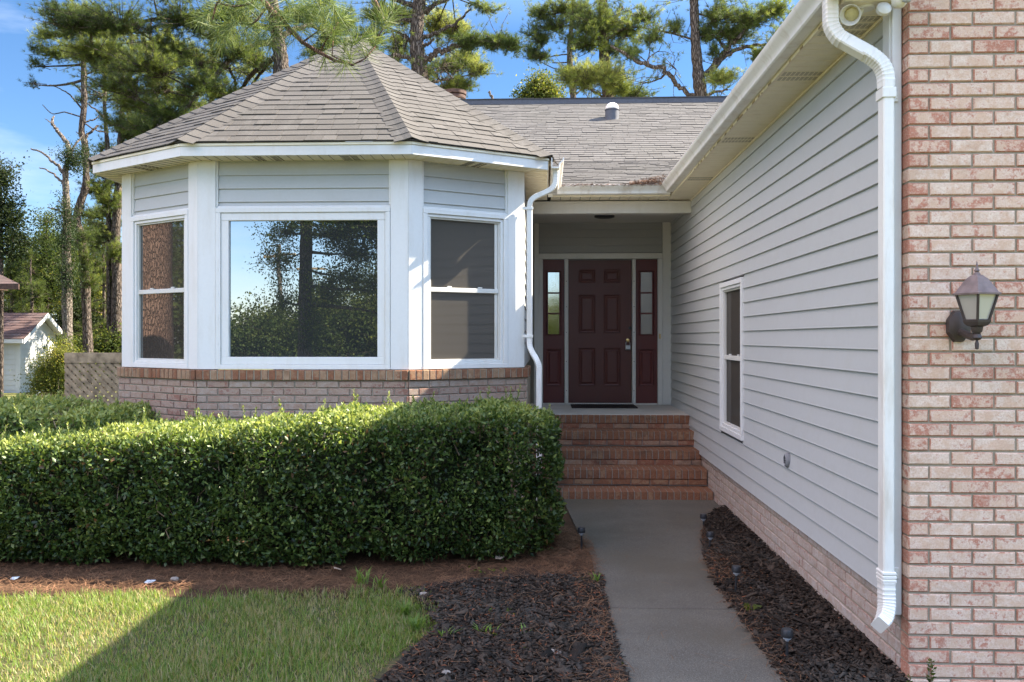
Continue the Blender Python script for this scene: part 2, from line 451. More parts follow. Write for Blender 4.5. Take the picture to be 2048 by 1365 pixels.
def brick_field(mb, a0, a1, z0, z1, course=.0677, L=.2032, g=.0095, start=0, redends=0.0, o=0.0, d=.09, top=True):
    """running bond; fills a0..a1 from z1 downwards; mortar slab behind in material 1"""
    n = int(round((z1-z0)/course)); mb.cur = 0
    for i in range(n):
        zt = z1 - i*course; zb = zt - course + g
        a = a0 + (0 if (i+start) % 2 else -L/2)
        while a < a1 - .02:
            b0, b1 = max(a, a0), min(a+L-g, a1)
            if b1 - b0 > .02:
                t = R.random()
                if (b1-b0) < .12 and R.random() < redends: t = R.uniform(-.25, .12)
                elif R.random() < .10: t = R.uniform(-.15, .15)
                brick(mb, b0, b1, zb, zt, o, d, t)
            a += L
    mb.cur = 1
    mb.box(a0+.004, o-d-.02, z1-n*course-.0, a1-.004, o-.009, z1-.002); mb.cur = 0
def soldier(mb, a0, a1, z0, z1, pitch=.0677, g=.0095, o=0.0, d=.19, tones=(0,1)):
    n = max(1, int(round((a1-a0)/pitch))); p = (a1-a0)/n; mb.cur = 0
    for i in range(n):
        brick(mb, a0+i*p+g/2, a0+(i+1)*p-g/2, z0, z1, o, d, R.uniform(*tones))
    mb.cur = 1; mb.box(a0+.004, o-d, z0+.003, a1-.004, o-.007, z1-.003); mb.cur = 0
def siding(mb, a0, a1, z0, z1, ex=.1225, lip=.014, o=0.0, holes=(), zfirst=None):
    """lapped vinyl boards, butt edge proud by lip"""
    z = z0 if zfirst is None else zfirst
    while z < z1 - 1e-4:
        zt = min(z+ex, z1); zb = max(z, z0)
        spans = [(a0, a1)]; seam = (a0+R.uniform(.2, .8)*(a1-a0)) if a1-a0 > 3 else None
        for (h0, h1, k0, k1) in holes:
            if zt > k0+1e-4 and zb < k1-1e-4:
                new = []
                for (s, e) in spans:
                    if h1 <= s or h0 >= e: new.append((s, e))
                    else:
                        if h0 > s: new.append((s, h0))
                        if h1 < e: new.append((h1, e))
                spans = new
        if seam is not None: spans = [q for (s, e) in spans for q in ([(s, e)] if not s+.1 < seam < e-.1 else [(s, seam), (seam-.02, e)])]
        for qi, (s, e) in enumerate(spans):
            if seam is not None and abs(s-(seam-.02)) < 1e-6: o += .0016; undo = True
            else: undo = False
            l0 = lip*(1-(zb-z)/ex); l1 = lip*(1-(zt-z)/ex)*.15
            t = R.random()
            mb.add([(s,o+l0,zb+.003),(e,o+l0,zb+.003),(e,o+l0*.86,zb+ex*.1),(s,o+l0*.86,zb+ex*.1),(s,o+l1,zt),(e,o+l1,zt),
                    (s,o-.02,zb),(e,o-.02,zb),(s,o+l0-.003,zb),(e,o+l0-.003,zb)],
                   [(0,1,2,3),(3,2,5,4),(8,9,1,0),(6,7,9,8)] + ([(0,3,4,6)] if undo else []), t)
            if undo: o -= .0016
        z += ex
def shingles(mb, poly, P0, ex, ey, nz, row=.127, tab=(.12,.27), lift=.010, skip=0.0):
    """poly: convex outline in (a along eave, b up slope)"""
    P0, ex, ey, nz = Vector(P0), Vector(ex), Vector(ey), Vector(nz)
    def W(a, b, h): return P0 + ex*a + ey*b + nz*h
    bmax = max(p[1] for p in poly); n = len(poly)
    def span(b):
        xs = []
        for i in range(n):
            (x0, y0), (x1, y1) = poly[i], poly[(i+1) % n]
            if abs(y1-y0) < 1e-9:
                if abs(y0-b) < 1e-6: xs += [x0, x1]
                continue
            t = (b-y0)/(y1-y0)
            if -1e-6 <= t <= 1+1e-6: xs.append(x0+(x1-x0)*t)
        return (min(xs), max(xs)) if xs else None
    b = 0.0
    while b < bmax-.01:
        b1 = min(b+row, bmax-1e-4)
        s0, s1 = span(b), span(b1)
        if s0 and s1:
            a = s0[0] - R.uniform(0, .3)
            while a < max(s0[1], s1[1]):
                w = R.uniform(*tab)
                def cl(x, s): return min(max(x, s[0]), s[1])
                l0, r0, l1, r1 = cl(a+.002, s0), cl(a+w-.002, s0), cl(a+.002, s1), cl(a+w-.002, s1)
                if r0-l0 > .004 or r1-l1 > .004:
                    h = lift*R.choice((.85, .85, .85, 1.3)) + R.uniform(0, .002); d = R.uniform(-.004, .004)
                    mb.add([W(l0,b+d,h), W(r0,b+d,h), W(r1,b1,h*.35), W(l1,b1,h*.35), W(l0,b+d,0), W(r0,b+d,0), W(r1,b1,0), W(l1,b1,0)],
                           [(0,1,2,3),(4,5,1,0),(5,6,2,1),(7,4,0,3)], min(1, max(0, R.gauss(.5, .14))))
                a += w
        b += row
    mb.add([W(p[0], p[1], -.004) for p in poly], [tuple(range(n))], .1)
def ridge_caps(mb, A, B, n1, n2, s1, s2, step=.127, wid=.15, up=.02):
    """cap shingles lapped from A (low) to B; n1,n2 plane normals, s1,s2 directions across each side"""
    A, B = Vector(A), Vector(B); d = (B-A); L = d.length; d.normalize()
    n1, n2, s1, s2 = map(Vector, (n1, n2, s1, s2)); nm = (n1+n2).normalized()
    k = 0.0
    while k < L-.02:
        e = min(k+step*1.02, L); t = min(1, max(0, R.gauss(.5, .18)))
        rows = []
        for (q, lift) in ((k, up+.007), (e, up+.001)):
            c = A + d*q
            rows.append([c + s1*wid + n1*(lift-up+.004), c + s1*wid*.45 + n1*(lift-up*.4), c + nm*(lift+.007),
                         c + s2*wid*.45 + n2*(lift-up*.4), c + s2*wid + n2*(lift-up+.004)])
        lowb = [p - nm*.009 for p in rows[0]]
        vs = rows[0] + rows[1] + lowb
        mb.add(vs, [(i, i+1, 6+i, 5+i) for i in range(4)] + [(10+i, 11+i, i+1, i) for i in range(4)], t)
        k += step

def ground_poly(name, pts, z, m, sub=None):
    mb = MB(); mb.add([(x, y, z) for x, y in pts], [tuple(range(len(pts)))]); return mb.build(name, m)

# ================================================================== HOUSE
house = thing('house', (-.5, 9.0, 0), 'brick and pale grey sided house with five-sided bay, recessed porch and maroon front door', 'house')
SOF = 3.30                                     # soffit height
WX, WY = 1.733, 4.13                           # brick corner of the garage wing
def off_line(pts, d):
    out = []
    P = [Vector(p) for p in pts]
    nrm = []
    for i in range(len(P)-1):
        t = (P[i+1]-P[i]).normalized(); nrm.append(Vector((t.y, -t.x)))
    for i, p in enumerate(P):
        if i == 0: out.append(p + nrm[0]*d)
        elif i == len(P)-1: out.append(p + nrm[-1]*d)
        else:
            a, b = nrm[i-1], nrm[i]; m = (a+b).normalized(); out.append(p + m*(d/m.dot(a)))
    return out
BAY = [(-4.215, 12.5), (-4.215, 8.36), (-3.185, 7.72), (-1.255, 7.72), (-.225, 8.36), (-.225, 11.7)]
def bayframes(d): 
    q = off_line(BAY, d); return [frame(q[i], q[i+1]) for i in range(5)]
def on_wall(M, px, py, o=0.0):
    n = M.to_3x3() @ Vector((0,1,0)); p0 = M.translation + n*o; d = ray(px, py); c = Vector((0,0,ZC))
    k = (p0-c).dot(n)/d.dot(n); q = M.inverted() @ (c+d*k); return q.x, q.z

# ---- garage wing: front brick wall, side foundation, siding
M, L = frame((WX, WY), (4.6, WY))
mb = MB(); mb.M = M
brick_field(mb, 0, 1.5, -.21, 3.63, redends=.7)
mb.cur = 1; mb.box(1.5, -.1, -.2, L, -.01, 3.63); mb.cur = 0
mb.build('brick_wall', [BRICK, MORTAR], house)
M, L = frame((WX, 12.0), (WX, WY+.1))
mb = MB(); mb.M = M
brick_field(mb, 0, L, -.42, .383, start=1, redends=.15)
mb.build('foundation', [BRICKF, MORTAR], house)
Mside, Lside = frame((WX-.012, 11.7), (WX-.012, 4.25))
sw = dict(a0=11.7-8.337, a1=11.7-7.413, z0=.782, z1=2.198)
mb = MB(); mb.M = Mside
siding(mb, 0, Lside, .383, SOF, o=0.004, holes=[(sw['a0']+.01, sw['a1']-.01, sw['z0']+.01, sw['z1']-.01)])
mb.box(0, -.14, .37, Lside, -.09, SOF+.1)
mb.build('siding', SIDING, house)
mb = MB()                                       # corner board beside the brick
mb.box(1.683, 4.195, .325, 1.728, 4.25, SOF, .004); mb.box(1.676, 4.215, .325, 1.70, 4.30, SOF, .003)
mb.build('corner_board', WHITE, house)
mb = MB()                                       # J channel under the soffit
mb.M = Mside; mb.box(0, .0, SOF-.016, Lside, .022, SOF-.001, .002); mb.build('trim_channel', CREAM, house)

def rect_frame(mb, a0, a1, z0, z1, w, o0, o1, c=.003, wb=None):
    wb = w if wb is None else wb
    mb.box(a0, o0, z1-w, a1, o1, z1, c); mb.box(a0, o0, z0, a1, o1, z0+wb, c)
    mb.box(a0, o0, z0+wb, a0+w, o1-.0015, z1-w, c); mb.box(a1-w, o0, z0+wb, a1, o1-.0015, z1-w, c)
def double_hung(M, a0, a1, z0, z1, label=None, cas=.045, sashmat=SASHG, rail=.5, scr=None):
    mb = MB(); mb.M = M
    rect_frame(mb, a0, a1, z0, z1, cas, -.03, .034)
    rect_frame(mb, a0+cas+.001, a1-cas-.001, z0+cas+.001, z1-cas-.001, .028, -.05, .020)
    w = mb.build('window', WHITE, house)
    if label: w['label'] = label
    i0, i1, k0, k1 = a0+cas+.030, a1-cas-.030, z0+cas+.030, z1-cas-.030
    mb = MB(); mb.M = M
    rect_frame(mb, i0, i1, k0, k1, .014, -.03, .004, .001)
    mid = k0+(k1-k0)*rail
    mb.box(i0+.015, -.03, mid-.024, i1-.015, .002, mid+.018, .003)
    for q in (.28, .72):
        a = i0+(i1-i0)*q; mb.box(a-.022, -.02, mid+.0185, a+.022, .0, mid+.032, .004)
    mb.box(i1-.047, -.03, k0+.015, i1-.016, -.012, k1-.015, .002)
    mb.build('sash', sashmat, w)
    for (b, t) in ((k0+.0145, mid-.0245), (mid+.0185, k1-.0145)):
        mb = MB(); mb.M = M; mb.box(i0+.0145, -.022, b, i1-.0145, -.018, t); mb.build('screen', scr or SCREEN, w)
    return w
double_hung(Mside, **sw, label='tall narrow window in the grey side wall')

# ---- garage soffit, fascia, gutter
mb = MB(); y = 4.16; k = 0
while y < 10.2:
    vented = k in (2, 3, 4) or k % 17 in (11, 12)
    mb.cur = 1 if vented else 0
    mb.box(1.445, y+.0035, SOF, 1.712, y+.0965, SOF+.012, .003)
    if vented:
        mb.cur = 2
        for q in range(4):
            for s in range(9): mb.box(1.462+s*.027, y+.018+q*.018, SOF-.001, 1.482+s*.027, y+.0215+q*.018, SOF+.003)
    y += .1; k += 1
mb.cur = 2; mb.box(1.445, 4.14, SOF+.013, 1.72, 10.2, SOF+.02)
mb.build('soffit', [CREAM, CREAM, DARKSLOT], house)
mb = MB(); mb.box(1.438, 4.10, SOF-.004, 1.4445, 9.80, SOF+.14, .002)
for i in range(30):
    y = 4.3 + R.random()*4; mb.cur = 1; w = R.uniform(.02, .09); mb.box(1.4370, y, SOF-.005, 1.4384, y+w, SOF+R.uniform(.004, .016))
mb.build('fascia', [CREAM, OLDWOOD], house)
KG = [(0,.10),(0,0),(-.072,0),(-.080,.008),(-.082,.030),(-.092,.048),(-.112,.066),(-.122,.082),(-.124,.100),(-.116,.104),(-.114,.097),(-.105,.075),(-.075,.045),(-.07,.012),(-.01,.012),(-.01,.10)]
mb = MB(); mb.prism([(1.4365+x, SOF+.018+z) for x, z in KG], 1, 3.86, 9.66)
mb.build('gutter', GUTTER, house, smooth=True, angle=35)
# rectangular downpipes with corrugated elbows
def rect_sect(a, b, r=.006):
    a, b = a/2, b/2; return [(a,-b+r),(a,b-r),(a-r,b),(-a+r,b),(-a,b-r),(-a,-b+r),(-a+r,-b),(a-r,-b)]
def smooth_path(P, n=8):
    P = [Vector(p) for p in P]; out = []
    for i in range(len(P)-1):
        p0, p1, p2, p3 = P[max(i-1,0)], P[i], P[i+1], P[min(i+2, len(P)-1)]
        for k in range(n):
            t = k/n
            out.append(.5*((2*p1)+(p2-p0)*t+(2*p0-5*p1+4*p2-p3)*t*t+(3*p1-p0-3*p2+p3)*t**3))
    out.append(P[-1]); return out
def elbow(mb, pts, sect, n=40, ribs=11, up=(1,0,0)):
    path = smooth_path(pts, max(4, n//(len(pts)-1)))
    m = len(path); sc_ = [1 + (.05 if (i % 3 == 1 and 3 < i < m-4) else 0) for i in range(m)]
    mb.sweep(path, sect, sc_, up=up)
S1 = rect_sect(.062, .064)
mb = MB()
elbow(mb, [(1.388,4.20,3.322),(1.388,4.20,3.25),(1.392,4.198,3.19),(1.42,4.19,3.135),(1.455,4.183,3.108)], S1, 36)
mb.sweep([(1.450,4.184,3.111),(1.545,4.165,3.046)], rect_sect(.069,.057), up=(1,0,0))
elbow(mb, [(1.535,4.167,3.053),(1.575,4.158,3.022),(1.610,4.152,2.985),(1.630,4.148,2.935),(1.633,4.146,2.87)], S1, 36)
mb.sweep([(1.633,4.146,2.90),(1.633,4.146,.50)], rect_sect(.052,.074), up=(1,0,0))
elbow(mb, [(1.633,4.146,.53),(1.633,4.142,.445),(1.628,4.128,.385),(1.606,4.100,.338),(1.572,4.068,.318)], rect_sect(.060,.080), 40)
mb.box(1.600, 4.104, 2.815, 1.666, 4.191, 2.865, .003); mb.box(1.660, 4.185, 2.815, 1.708, 4.194, 2.865, .002)
for z in (.505, .523, .541): mb.box(1.600, 4.102, z, 1.667, 4.19, z+.017, .004)
mb.box(1.660, 4.185, .505, 1.712, 4.194, .558, .002)
for z in (2.832, 2.848, .522, .538): mb.lathe([(0,-.001),(.004,0),(.004,.002),(0,.003)], (1.70, 4.184, z), 8, (0,-1,0))
mb.build('downspout', GUTTER, house)['label'] = 'stained downspout with two elbows at the brick corner'
# garage roof (seen only in its shadow) 
mb = MB()
mb.prism([(1.33, SOF+.125), (5.6, SOF+.125+4.27*.66), (9.8, SOF+.125), (9.8, SOF+.10), (5.6, SOF+.10+4.27*.66), (1.33, SOF+.10)], 1, 3.9, 14.0)
mb.build('roof', SHINGLEM, house)
mb = MB(); mb.prism([(WX+.02, 3.64), (9.4, 3.64), (9.4, 3.4+.25), (5.6, SOF+4.2*.66), (WX+.02, 3.66)], 1, 4.2, 4.3)
mb.box(4.6, 4.2, -.2, 9.4, 4.3, 3.64); mb.box(9.3, 4.3, -.2, 9.4, 13, 3.64)
mb.build('rear_wall', SIDING, house)

# ---- bay: brick apron, posts, siding, windows
fr = bayframes(.05)
mb = MB()
for i in (1, 2, 3):
    M, L = fr[i]; mb.M = M
    brick_field(mb, .004, L-.004, -.05, 1.286-.0095, start=i, redends=.35)
for i in (0, 4):
    M, L = fr[i]; mb.M = M; mb.cur = 1; mb.box(0 if i == 4 else L-1.5, -.1, -.05, 1.5 if i == 4 else L, -.003, 1.28); mb.cur = 0
mb.cur = 1
for i in (1, 2, 3):
    M, L = fr[i]; mb.M = M; mb.box(.004, -.10, 1.255, L-.004, -.0085, 1.2873)
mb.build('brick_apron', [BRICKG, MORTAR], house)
mb = MB(); fs = bayframes(.05)
for i in (1, 2, 3):
    M, L = fs[i]; mb.M = M; soldier(mb, .0, L, 1.2875, 1.378, o=.018, d=.10, tones=(.3, 2.0))
for i in (0, 4):
    M, L = fs[i]; mb.M = M; soldier(mb, 0 if i == 4 else L-.8, .8 if i == 4 else L, 1.2875, 1.378, o=.016, d=.10, tones=(.3, 2.0))
mb.build('brick_sill', [BRICKR, MORTAR], house)
fw = bayframes(0)
PW = {1: None, 2: None, 3: None}
mb_post, mb_sid = MB(), MB()
bounds = {}
for i in (1, 2, 3):
    M, L = fw[i]
    if i == 2: w0, w1 = .157, L-.157
    elif i == 3: w0 = on_wall(M, 843.5, 560)[0]; w1 = on_wall(M, 1013, 560)[0]
    else: w0 = on_wall(M, 267, 560)[0]; w1 = on_wall(M, 381.5, 560)[0]
    bounds[i] = (w0, w1)
    for m_ in (mb_post, mb_sid): m_.M = M
    for (a, b) in ((-.006, w0), (w1, L+.006)): mb_post.box(a, -.02, 1.383, b, .028, SOF, .003)
    mb_post.box(w0, -.02, 2.862, w1, .010, 2.885, .002)
    siding(mb_sid, w0+.018, w1-.018, 2.884, SOF, o=-.008, zfirst=2.884-.085)
    mb_sid.box(w0, -.05, 2.86, w1, -.012, SOF)
    mb_post.box(w0, -.015, 2.886, w0+.017, .014, SOF-.002, .002); mb_post.box(w1-.017, -.015, 2.886, w1, .014, SOF-.002, .002)
for i in (0, 4):
    M, L = fw[i]; mb_sid.M = M; siding(mb_sid, 0, L, 1.38, SOF, o=.0)
mb_post.build('corner_post', WHITE, house); mb_sid.build('siding', SIDING, house)
M, L = fw[2]; w0, w1 = bounds[2]
mb = MB(); mb.M = M
rect_frame(mb, w0+.002, w1-.002, 1.384, 2.866, .045, -.03, .036)
rect_frame(mb, w0+.049, w1-.049, 1.431, 2.820, .071, -.03, .024, wb=.066)
for z in (1.62, 1.86, 2.08, 2.30, 2.52):
    for a in (w0+.024, w1-.024): mb.lathe([(0,0),(.006,.001),(.006,.003),(0,.004)], (a, .035, z), 8, (0,1,0))
pw = mb.build('window', WHITE, house); pw['label'] = 'wide picture window reflecting trees'
mb = MB(); mb.M = M; mb.box(w0+.1205, -.012, 1.4975, w1-.1205, -.006, 2.7485); mb.build('pane', PANE, pw)
for i, lab in ((1, 'narrow double-hung bay window reflecting a pine trunk'), (3, 'narrow double-hung bay window with a patch of sun')):
    M, L = fw[i]; w0, w1 = bounds[i]
    double_hung(M, w0+.002, w1-.002, 1.384, 2.866, lab, scr=SCREENL if i == 1 else None)
# soffit, fascia of the bay
fi, fo = off_line(BAY, -.02), off_line(BAY, .245)
mb = MB()
for i in range(5):
    a, b, c, d = fi[i], fi[i+1], fo[i+1], fo[i]
    if i == 0: a = Vector((a.x, 9.8)); d = Vector((d.x, 9.8))
    if i == 4: b = Vector((b.x, 10.05)); c = Vector((c.x, 10.05))
    mb.cur = 0
    mb.add([(q.x, q.y, SOF) for q in (a, b, c, d)], [(0,1,2,3)])
    M, L = frame(d, c); mb.M = M
    n = int(L/.098)
    for k in range(1, n+1):
        x = k*L/(n+1); mb.cur = 0; mb.box(x-.004, -.262, SOF-.005, x+.004, -.004, SOF-.0005, .002)
        mb.cur = 1; mb.box(x+.005, -.262, SOF-.002, x+.008, -.006, SOF-.0004)
    if i in (1, 2, 3):
        for q in ((.30, .38) if i == 2 else (.42, .5)):
            for u in range(7):
                for v in range(5): mb.cur = 1; mb.box(L*q+u*.012, -.05-v*.04, SOF-.002, L*q+u*.012+.005, -.078-v*.04, SOF-.0003)
        if i == 2:
            for u in range(12):
                for v in range(5): mb.box(L*.69+u*.012, -.05-v*.04, SOF-.002, L*.69+u*.012+.005, -.078-v*.04, SOF-.0003)
    mb.M = None
mb.build('soffit', [CREAM, DARKSLOT], house)
ff = bayframes(.250)
mb = MB()
for i in range(5):
    M, L = ff[i]; mb.M = M
    s, e = (0, L) 
    if i == 0: s = L-1.6
    if i == 4: e = 1.45
    mb.box(s+.0005, -.006, SOF-.004, e-.0005, .002, SOF+.083, .0015)
mb.build('fascia', WHITE, house)
mb = MB()
for i in range(5):
    M, L = bayframes(.254)[i]; mb.M = M
    s, e = (0, L)
    if i == 0: s = L-1.6
    if i == 4: e = 1.45
    mb.box(s, -.02, SOF+.0835, e, .008, SOF+.108, .002)
mb.build('drip_edge', CREAM, house)

# ---- bay roof: five shingled planes to one apex
APEX = Vector((-2.22, 9.88, 5.17)); EZ = SOF+.112; EO = off_line(BAY, .275)
RIDGE_END = Vector((-2.22, 13.5, 5.17))
mb = MB(); caps = MB(); planes = []
for i in range(5):
    A, B = Vector((EO[i].x, EO[i].y, EZ)), Vector((EO[i+1].x, EO[i+1].y, EZ))
    ex = (B-A).normalized(); r = APEX-A; ey = (r - ex*r.dot(ex)).normalized(); nz = ex.cross(ey)
    if nz.z < 0: nz = -nz
    planes.append((A, B, ex, ey, nz))
    L = (B-A).length; h = r.dot(ey); ax = r.dot(ex)
    if i in (1, 2, 3): poly = [(0,0), (L,0), (ax,h)]
    elif i == 4:
        q = Vector((EO[i].x, 13.5, EZ)); poly = [(0,0), ((q-A).dot(ex),0), ((RIDGE_END-A).dot(ex),h), (ax,h)]
    else: poly = [(max(0, L-5.0),0), (L,0), (ax,h), (max(0, L-5.0),h)]
    shingles(mb, poly, A, ex, ey, nz)
bay_roof = mb.build('roof', SHINGLE, house)
bay_roof['label'] = 'pointed roof over the bay in brown-grey shingles'
for i in range(4):
    P1, P2 = planes[i], planes[i+1]
    A = P1[1]; d = (APEX-A).normalized()
    s1 = P1[4].cross(d); s1 = s1 if s1.dot(P1[2]) < 0 else -s1
    s2 = P2[4].cross(d); s2 = s2 if s2.dot(P2[2]) > 0 else -s2
    ridge_caps(caps, A, APEX+d*.05, P1[4], P2[4], s1, s2, wid=.155)
P1, P2 = planes[4], planes[0]
ridge_caps(caps, APEX+Vector((0,-.06,0)), RIDGE_END, P1[4], P2[4], P1[4].cross(Vector((0,1,0)))*(1 if P1[4].cross(Vector((0,1,0))).x > 0 else -1), P2[4].cross(Vector((0,1,0)))*(1 if P2[4].cross(Vector((0,1,0))).x < 0 else -1))
caps.build('ridge_cap', SHINGLE, bay_roof)

# ---- side gutter of the bay, porch gutter, downspout
gx = .055
mb = MB(); mb.prism([(gx+.001-x, SOF+.010+z) for x, z in KG], 1, 8.20, 9.66)
mb.prism([(9.800+x, SOF+.012+z) for x, z in [(p[0], p[1]) for p in KG]], 0, gx+.03, 1.42)
mb.build('gutter', GUTTER, house, smooth=True, angle=35)['label'] = 'short gutters over the porch and beside the bay'
S2 = rect_sect(.052, .05)
mb = MB()
elbow(mb, [(.100,8.30,3.315),(.098,8.30,3.23),(.088,8.30,3.17),(.055,8.30,3.125),(.015,8.30,3.100)], S2, 36)
mb.sweep([(.025,8.30,3.105),(-.075,8.30,3.06)], rect_sect(.050,.048), up=(1,0,0))
elbow(mb, [(-.065,8.30,3.065),(-.110,8.30,3.042),(-.142,8.30,3.01),(-.154,8.30,2.97),(-.155,8.30,2.90)], S2, 36)
mb.sweep([(-.155,8.30,2.92),(-.155,8.30,1.63)], rect_sect(.056,.052), up=(1,0,0))
elbow(mb, [(-.155,8.30,1.66),(-.154,8.295,1.60),(-.135,8.28,1.545),(-.105,8.26,1.49)], S2, 30)
elbow(mb, [(-.110,8.263,1.50),(-.085,8.245,1.455),(-.065,8.24,1.40),(-.062,8.24,1.34)], S2, 30)
mb.sweep([(-.062,8.24,1.36),(-.062,8.24,.08)], rect_sect(.055,.052), up=(1,0,0))
for z in (2.92, 1.675): mb.box(-.225, 8.268, z, -.12, 8.278, z+.028, .002); mb.box(-.186, 8.272, z, -.124, 8.328, z+.028, .002)
mb.build('downspout', GUTTER, house)['label'] = 'slim downspout between the bay and the porch'

# ---- main roof behind
mb = MB()
def roof_plane(mb, y0, z0, y1, z1, xa, xb, **k):
    ey = Vector((0, y1-y0, z1-z0)); h = ey.length; ey.normalize(); nz = Vector((1,0,0)).cross(ey)
    shingles(mb, [(0,0), (xb-xa,0), (xb-xa,h), (0,h)], (xa, y0, z0), (1,0,0), ey, nz, **k)
RY0, RZ0, RY1, RZ1, RY2, RZ2 = 9.74, 3.425, 11.62, 4.075, 15.2, 5.89
roof_plane(mb, RY0, RZ0, RY1, RZ1, -1.2, 1.9, tab=(.10,.26), row=.115); roof_plane(mb, RY1, RZ1, RY2, RZ2, -2.6, 4.6, row=.118)
mr = mb.build('roof', SHINGLEM, house); mr['label'] = 'grey shingled main roof with a change of pitch'
mb = MB()
mb.prism([(RY2-.16, RZ2-.075), (RY2-.16, RZ2+.012), (RY2+.02, RZ2+.05), (RY2+.20, RZ2+.012), (RY2+.20, RZ2-.075)], 0, -2.9, 4.7)
mb.build('shaded_ridge_vent', PVC, mr)  # dark colour stands in for the vent's shadow below the ridge caps
mb = MB(); x = -2.9
while x < 4.6:
    h = R.uniform(.0, .006)
    mb.prism([(RY2-.175, RZ2+.008+h), (RY2-.175, RZ2+.020+h), (RY2+.02, RZ2+.062+h), (RY2+.215, RZ2+.018+h), (RY2+.215, RZ2+.006+h), (RY2+.02, RZ2+.05+h)], 0, x+.002, x+.297, R.random()); x += .3
mb.build('ridge_cap', SHINGLEM, mr)
mb = MB(); mb.prism([(RY2+.18, RZ2-.05), (RY2+6, 3.4), (RY2+6, -.1), (RY2-1.2, -.1), (RY2-1.2, RZ2-.7)], 0, -4.2, 9.3); mb.build('rear_wall', SIDING, house)
v = Vector((1.09, 13.98, 0)); v.z = RZ1 + (v.y-RY1)*(RZ2-RZ1)/(RY2-RY1)
mb = MB(); mb.lathe([(.13,-.15),(.118,-.05),(.115,.0),(.113,.125),(.121,.127),(.121,.140),(.113,.141)], v, 28)
mb.box(v.x-.19, v.y-.2, v.z-.16, v.x+.19, v.y-.16, v.z-.098)
rv = mb.build('roof_vent', PVC, mr, smooth=True, angle=40)
mb = MB(); mb.lathe([(.110,.141),(.108,.165),(.098,.20),(.078,.23),(.045,.248),(0.002,.253)], v, 28); mb.build('dome', DOME, rv, smooth=True)
v = Vector((-1.755, 16.4, 0))
mb = MB(); mb.lathe([(.13,5.2),(.13,6.27),(.155,6.272),(.155,6.283),(.09,6.285),(.09,6.30)], v, 24)
for k in range(4):
    a = k*math.pi/2+.5; mb.box(v.x+.14*math.cos(a)-.012, v.y+.14*math.sin(a)-.012, 6.28, v.x+.14*math.cos(a)+.012, v.y+.14*math.sin(a)+.012, 6.43)
fl = mb.build('flue', STEEL, mr, smooth=True, angle=35)
mb = MB()
for (z, r) in ((6.295, .215), (6.375, .225)):
    mb.lathe([(r-.02, z),(r, z+.004),(r, z+.055),(r-.006, z+.06),(r-.03, z+.058),(r-.04, z+.03)], v, 28)
mb.lathe([(.225,6.43),(.23,6.442),(.12,6.475),(.002,6.485)], v, 28)
mb.build('flue_cap', RUST, fl, smooth=True, angle=35)

# ---- porch: beam, soffit, ceiling, door wall, landing, steps
mb = MB(); mb.box(-.20, 10.06, 3.142, 1.716, 10.20, 3.268, .005); mb.box(-.20, 10.05, 3.262, 1.716, 10.21, 3.285, .002)
mb.build('porch_beam', TAUPE, house)
mb = MB(); x = .06
while x < 1.70:
    mb.box(x+.003, 9.81, SOF-.002, x+.112, 10.08, SOF+.01, .003); x += .115
mb.cur = 1; mb.box(.0, 9.80, SOF+.011, 1.71, 10.08, SOF+.02); mb.cur = 0
mb.box(.03, 9.795, SOF-.006, 1.43, 9.806, SOF+.13, .002)
mb.build('soffit', [CREAM, DARKSLOT], house)
mb = MB(); mb.box(-.2, 10.2, 3.25, 1.73, 11.72, 3.27); mb.build('porch_ceiling', TAUPE, house)
mb = MB(); mb.lathe([(.13,0),(.13,-.02),(.10,-.03),(.002,-.031)], (.76, 11.0, 3.25), 24); mb.build('ceiling_light', BLACK, house, smooth=True, angle=35)
DY = 11.7
M, L = frame((-.207, DY), (WX, DY)); X0 = .207
mb = MB(); mb.M = M; siding(mb, 0, L, 2.84, 3.26, ex=.105, lip=.009, o=0); mb.box(0, -.06, 2.82, L, -.012, 3.3)
mb.build('siding', PORCHSID, house)
mb = MB(); mb.M = M
mb.box(.05, -.05, .76, X0-.092, .03, 3.25, .004); mb.box(X0+1.597, -.05, .76, L-.012, .03, 3.25, .004)
mb.box(X0-.093, -.05, .76, X0-.036, .024, 2.755, .003); mb.box(X0+1.533, -.05, .76, X0+1.596, .024, 2.755, .003)
mb.box(X0-.093, -.05, 2.756, X0+1.596, .026, 2.832, .003)
mb.build('door_casing', TAUPE, house)
mb = MB(); mb.M = M
for (a, b) in ((.262, .312), (1.186, 1.234)):
    mb.box(X0+a, -.06, .775, X0+b, .018, 2.7545, .003)
    for z in (.95, 1.35, 1.75, 2.1, 2.45): mb.cur = 1; mb.lathe([(0,0),(.006,.0),(.006,.002),(0,.002)], (X0+(a+b)/2, .018, z), 8, (0,1,0)); mb.cur = 0
mb.box(X0-.03, -.09, .757, X0+1.53, .0, .776, .002)
mb.build('door_post', [TAUPE, DARKSLOT], house)
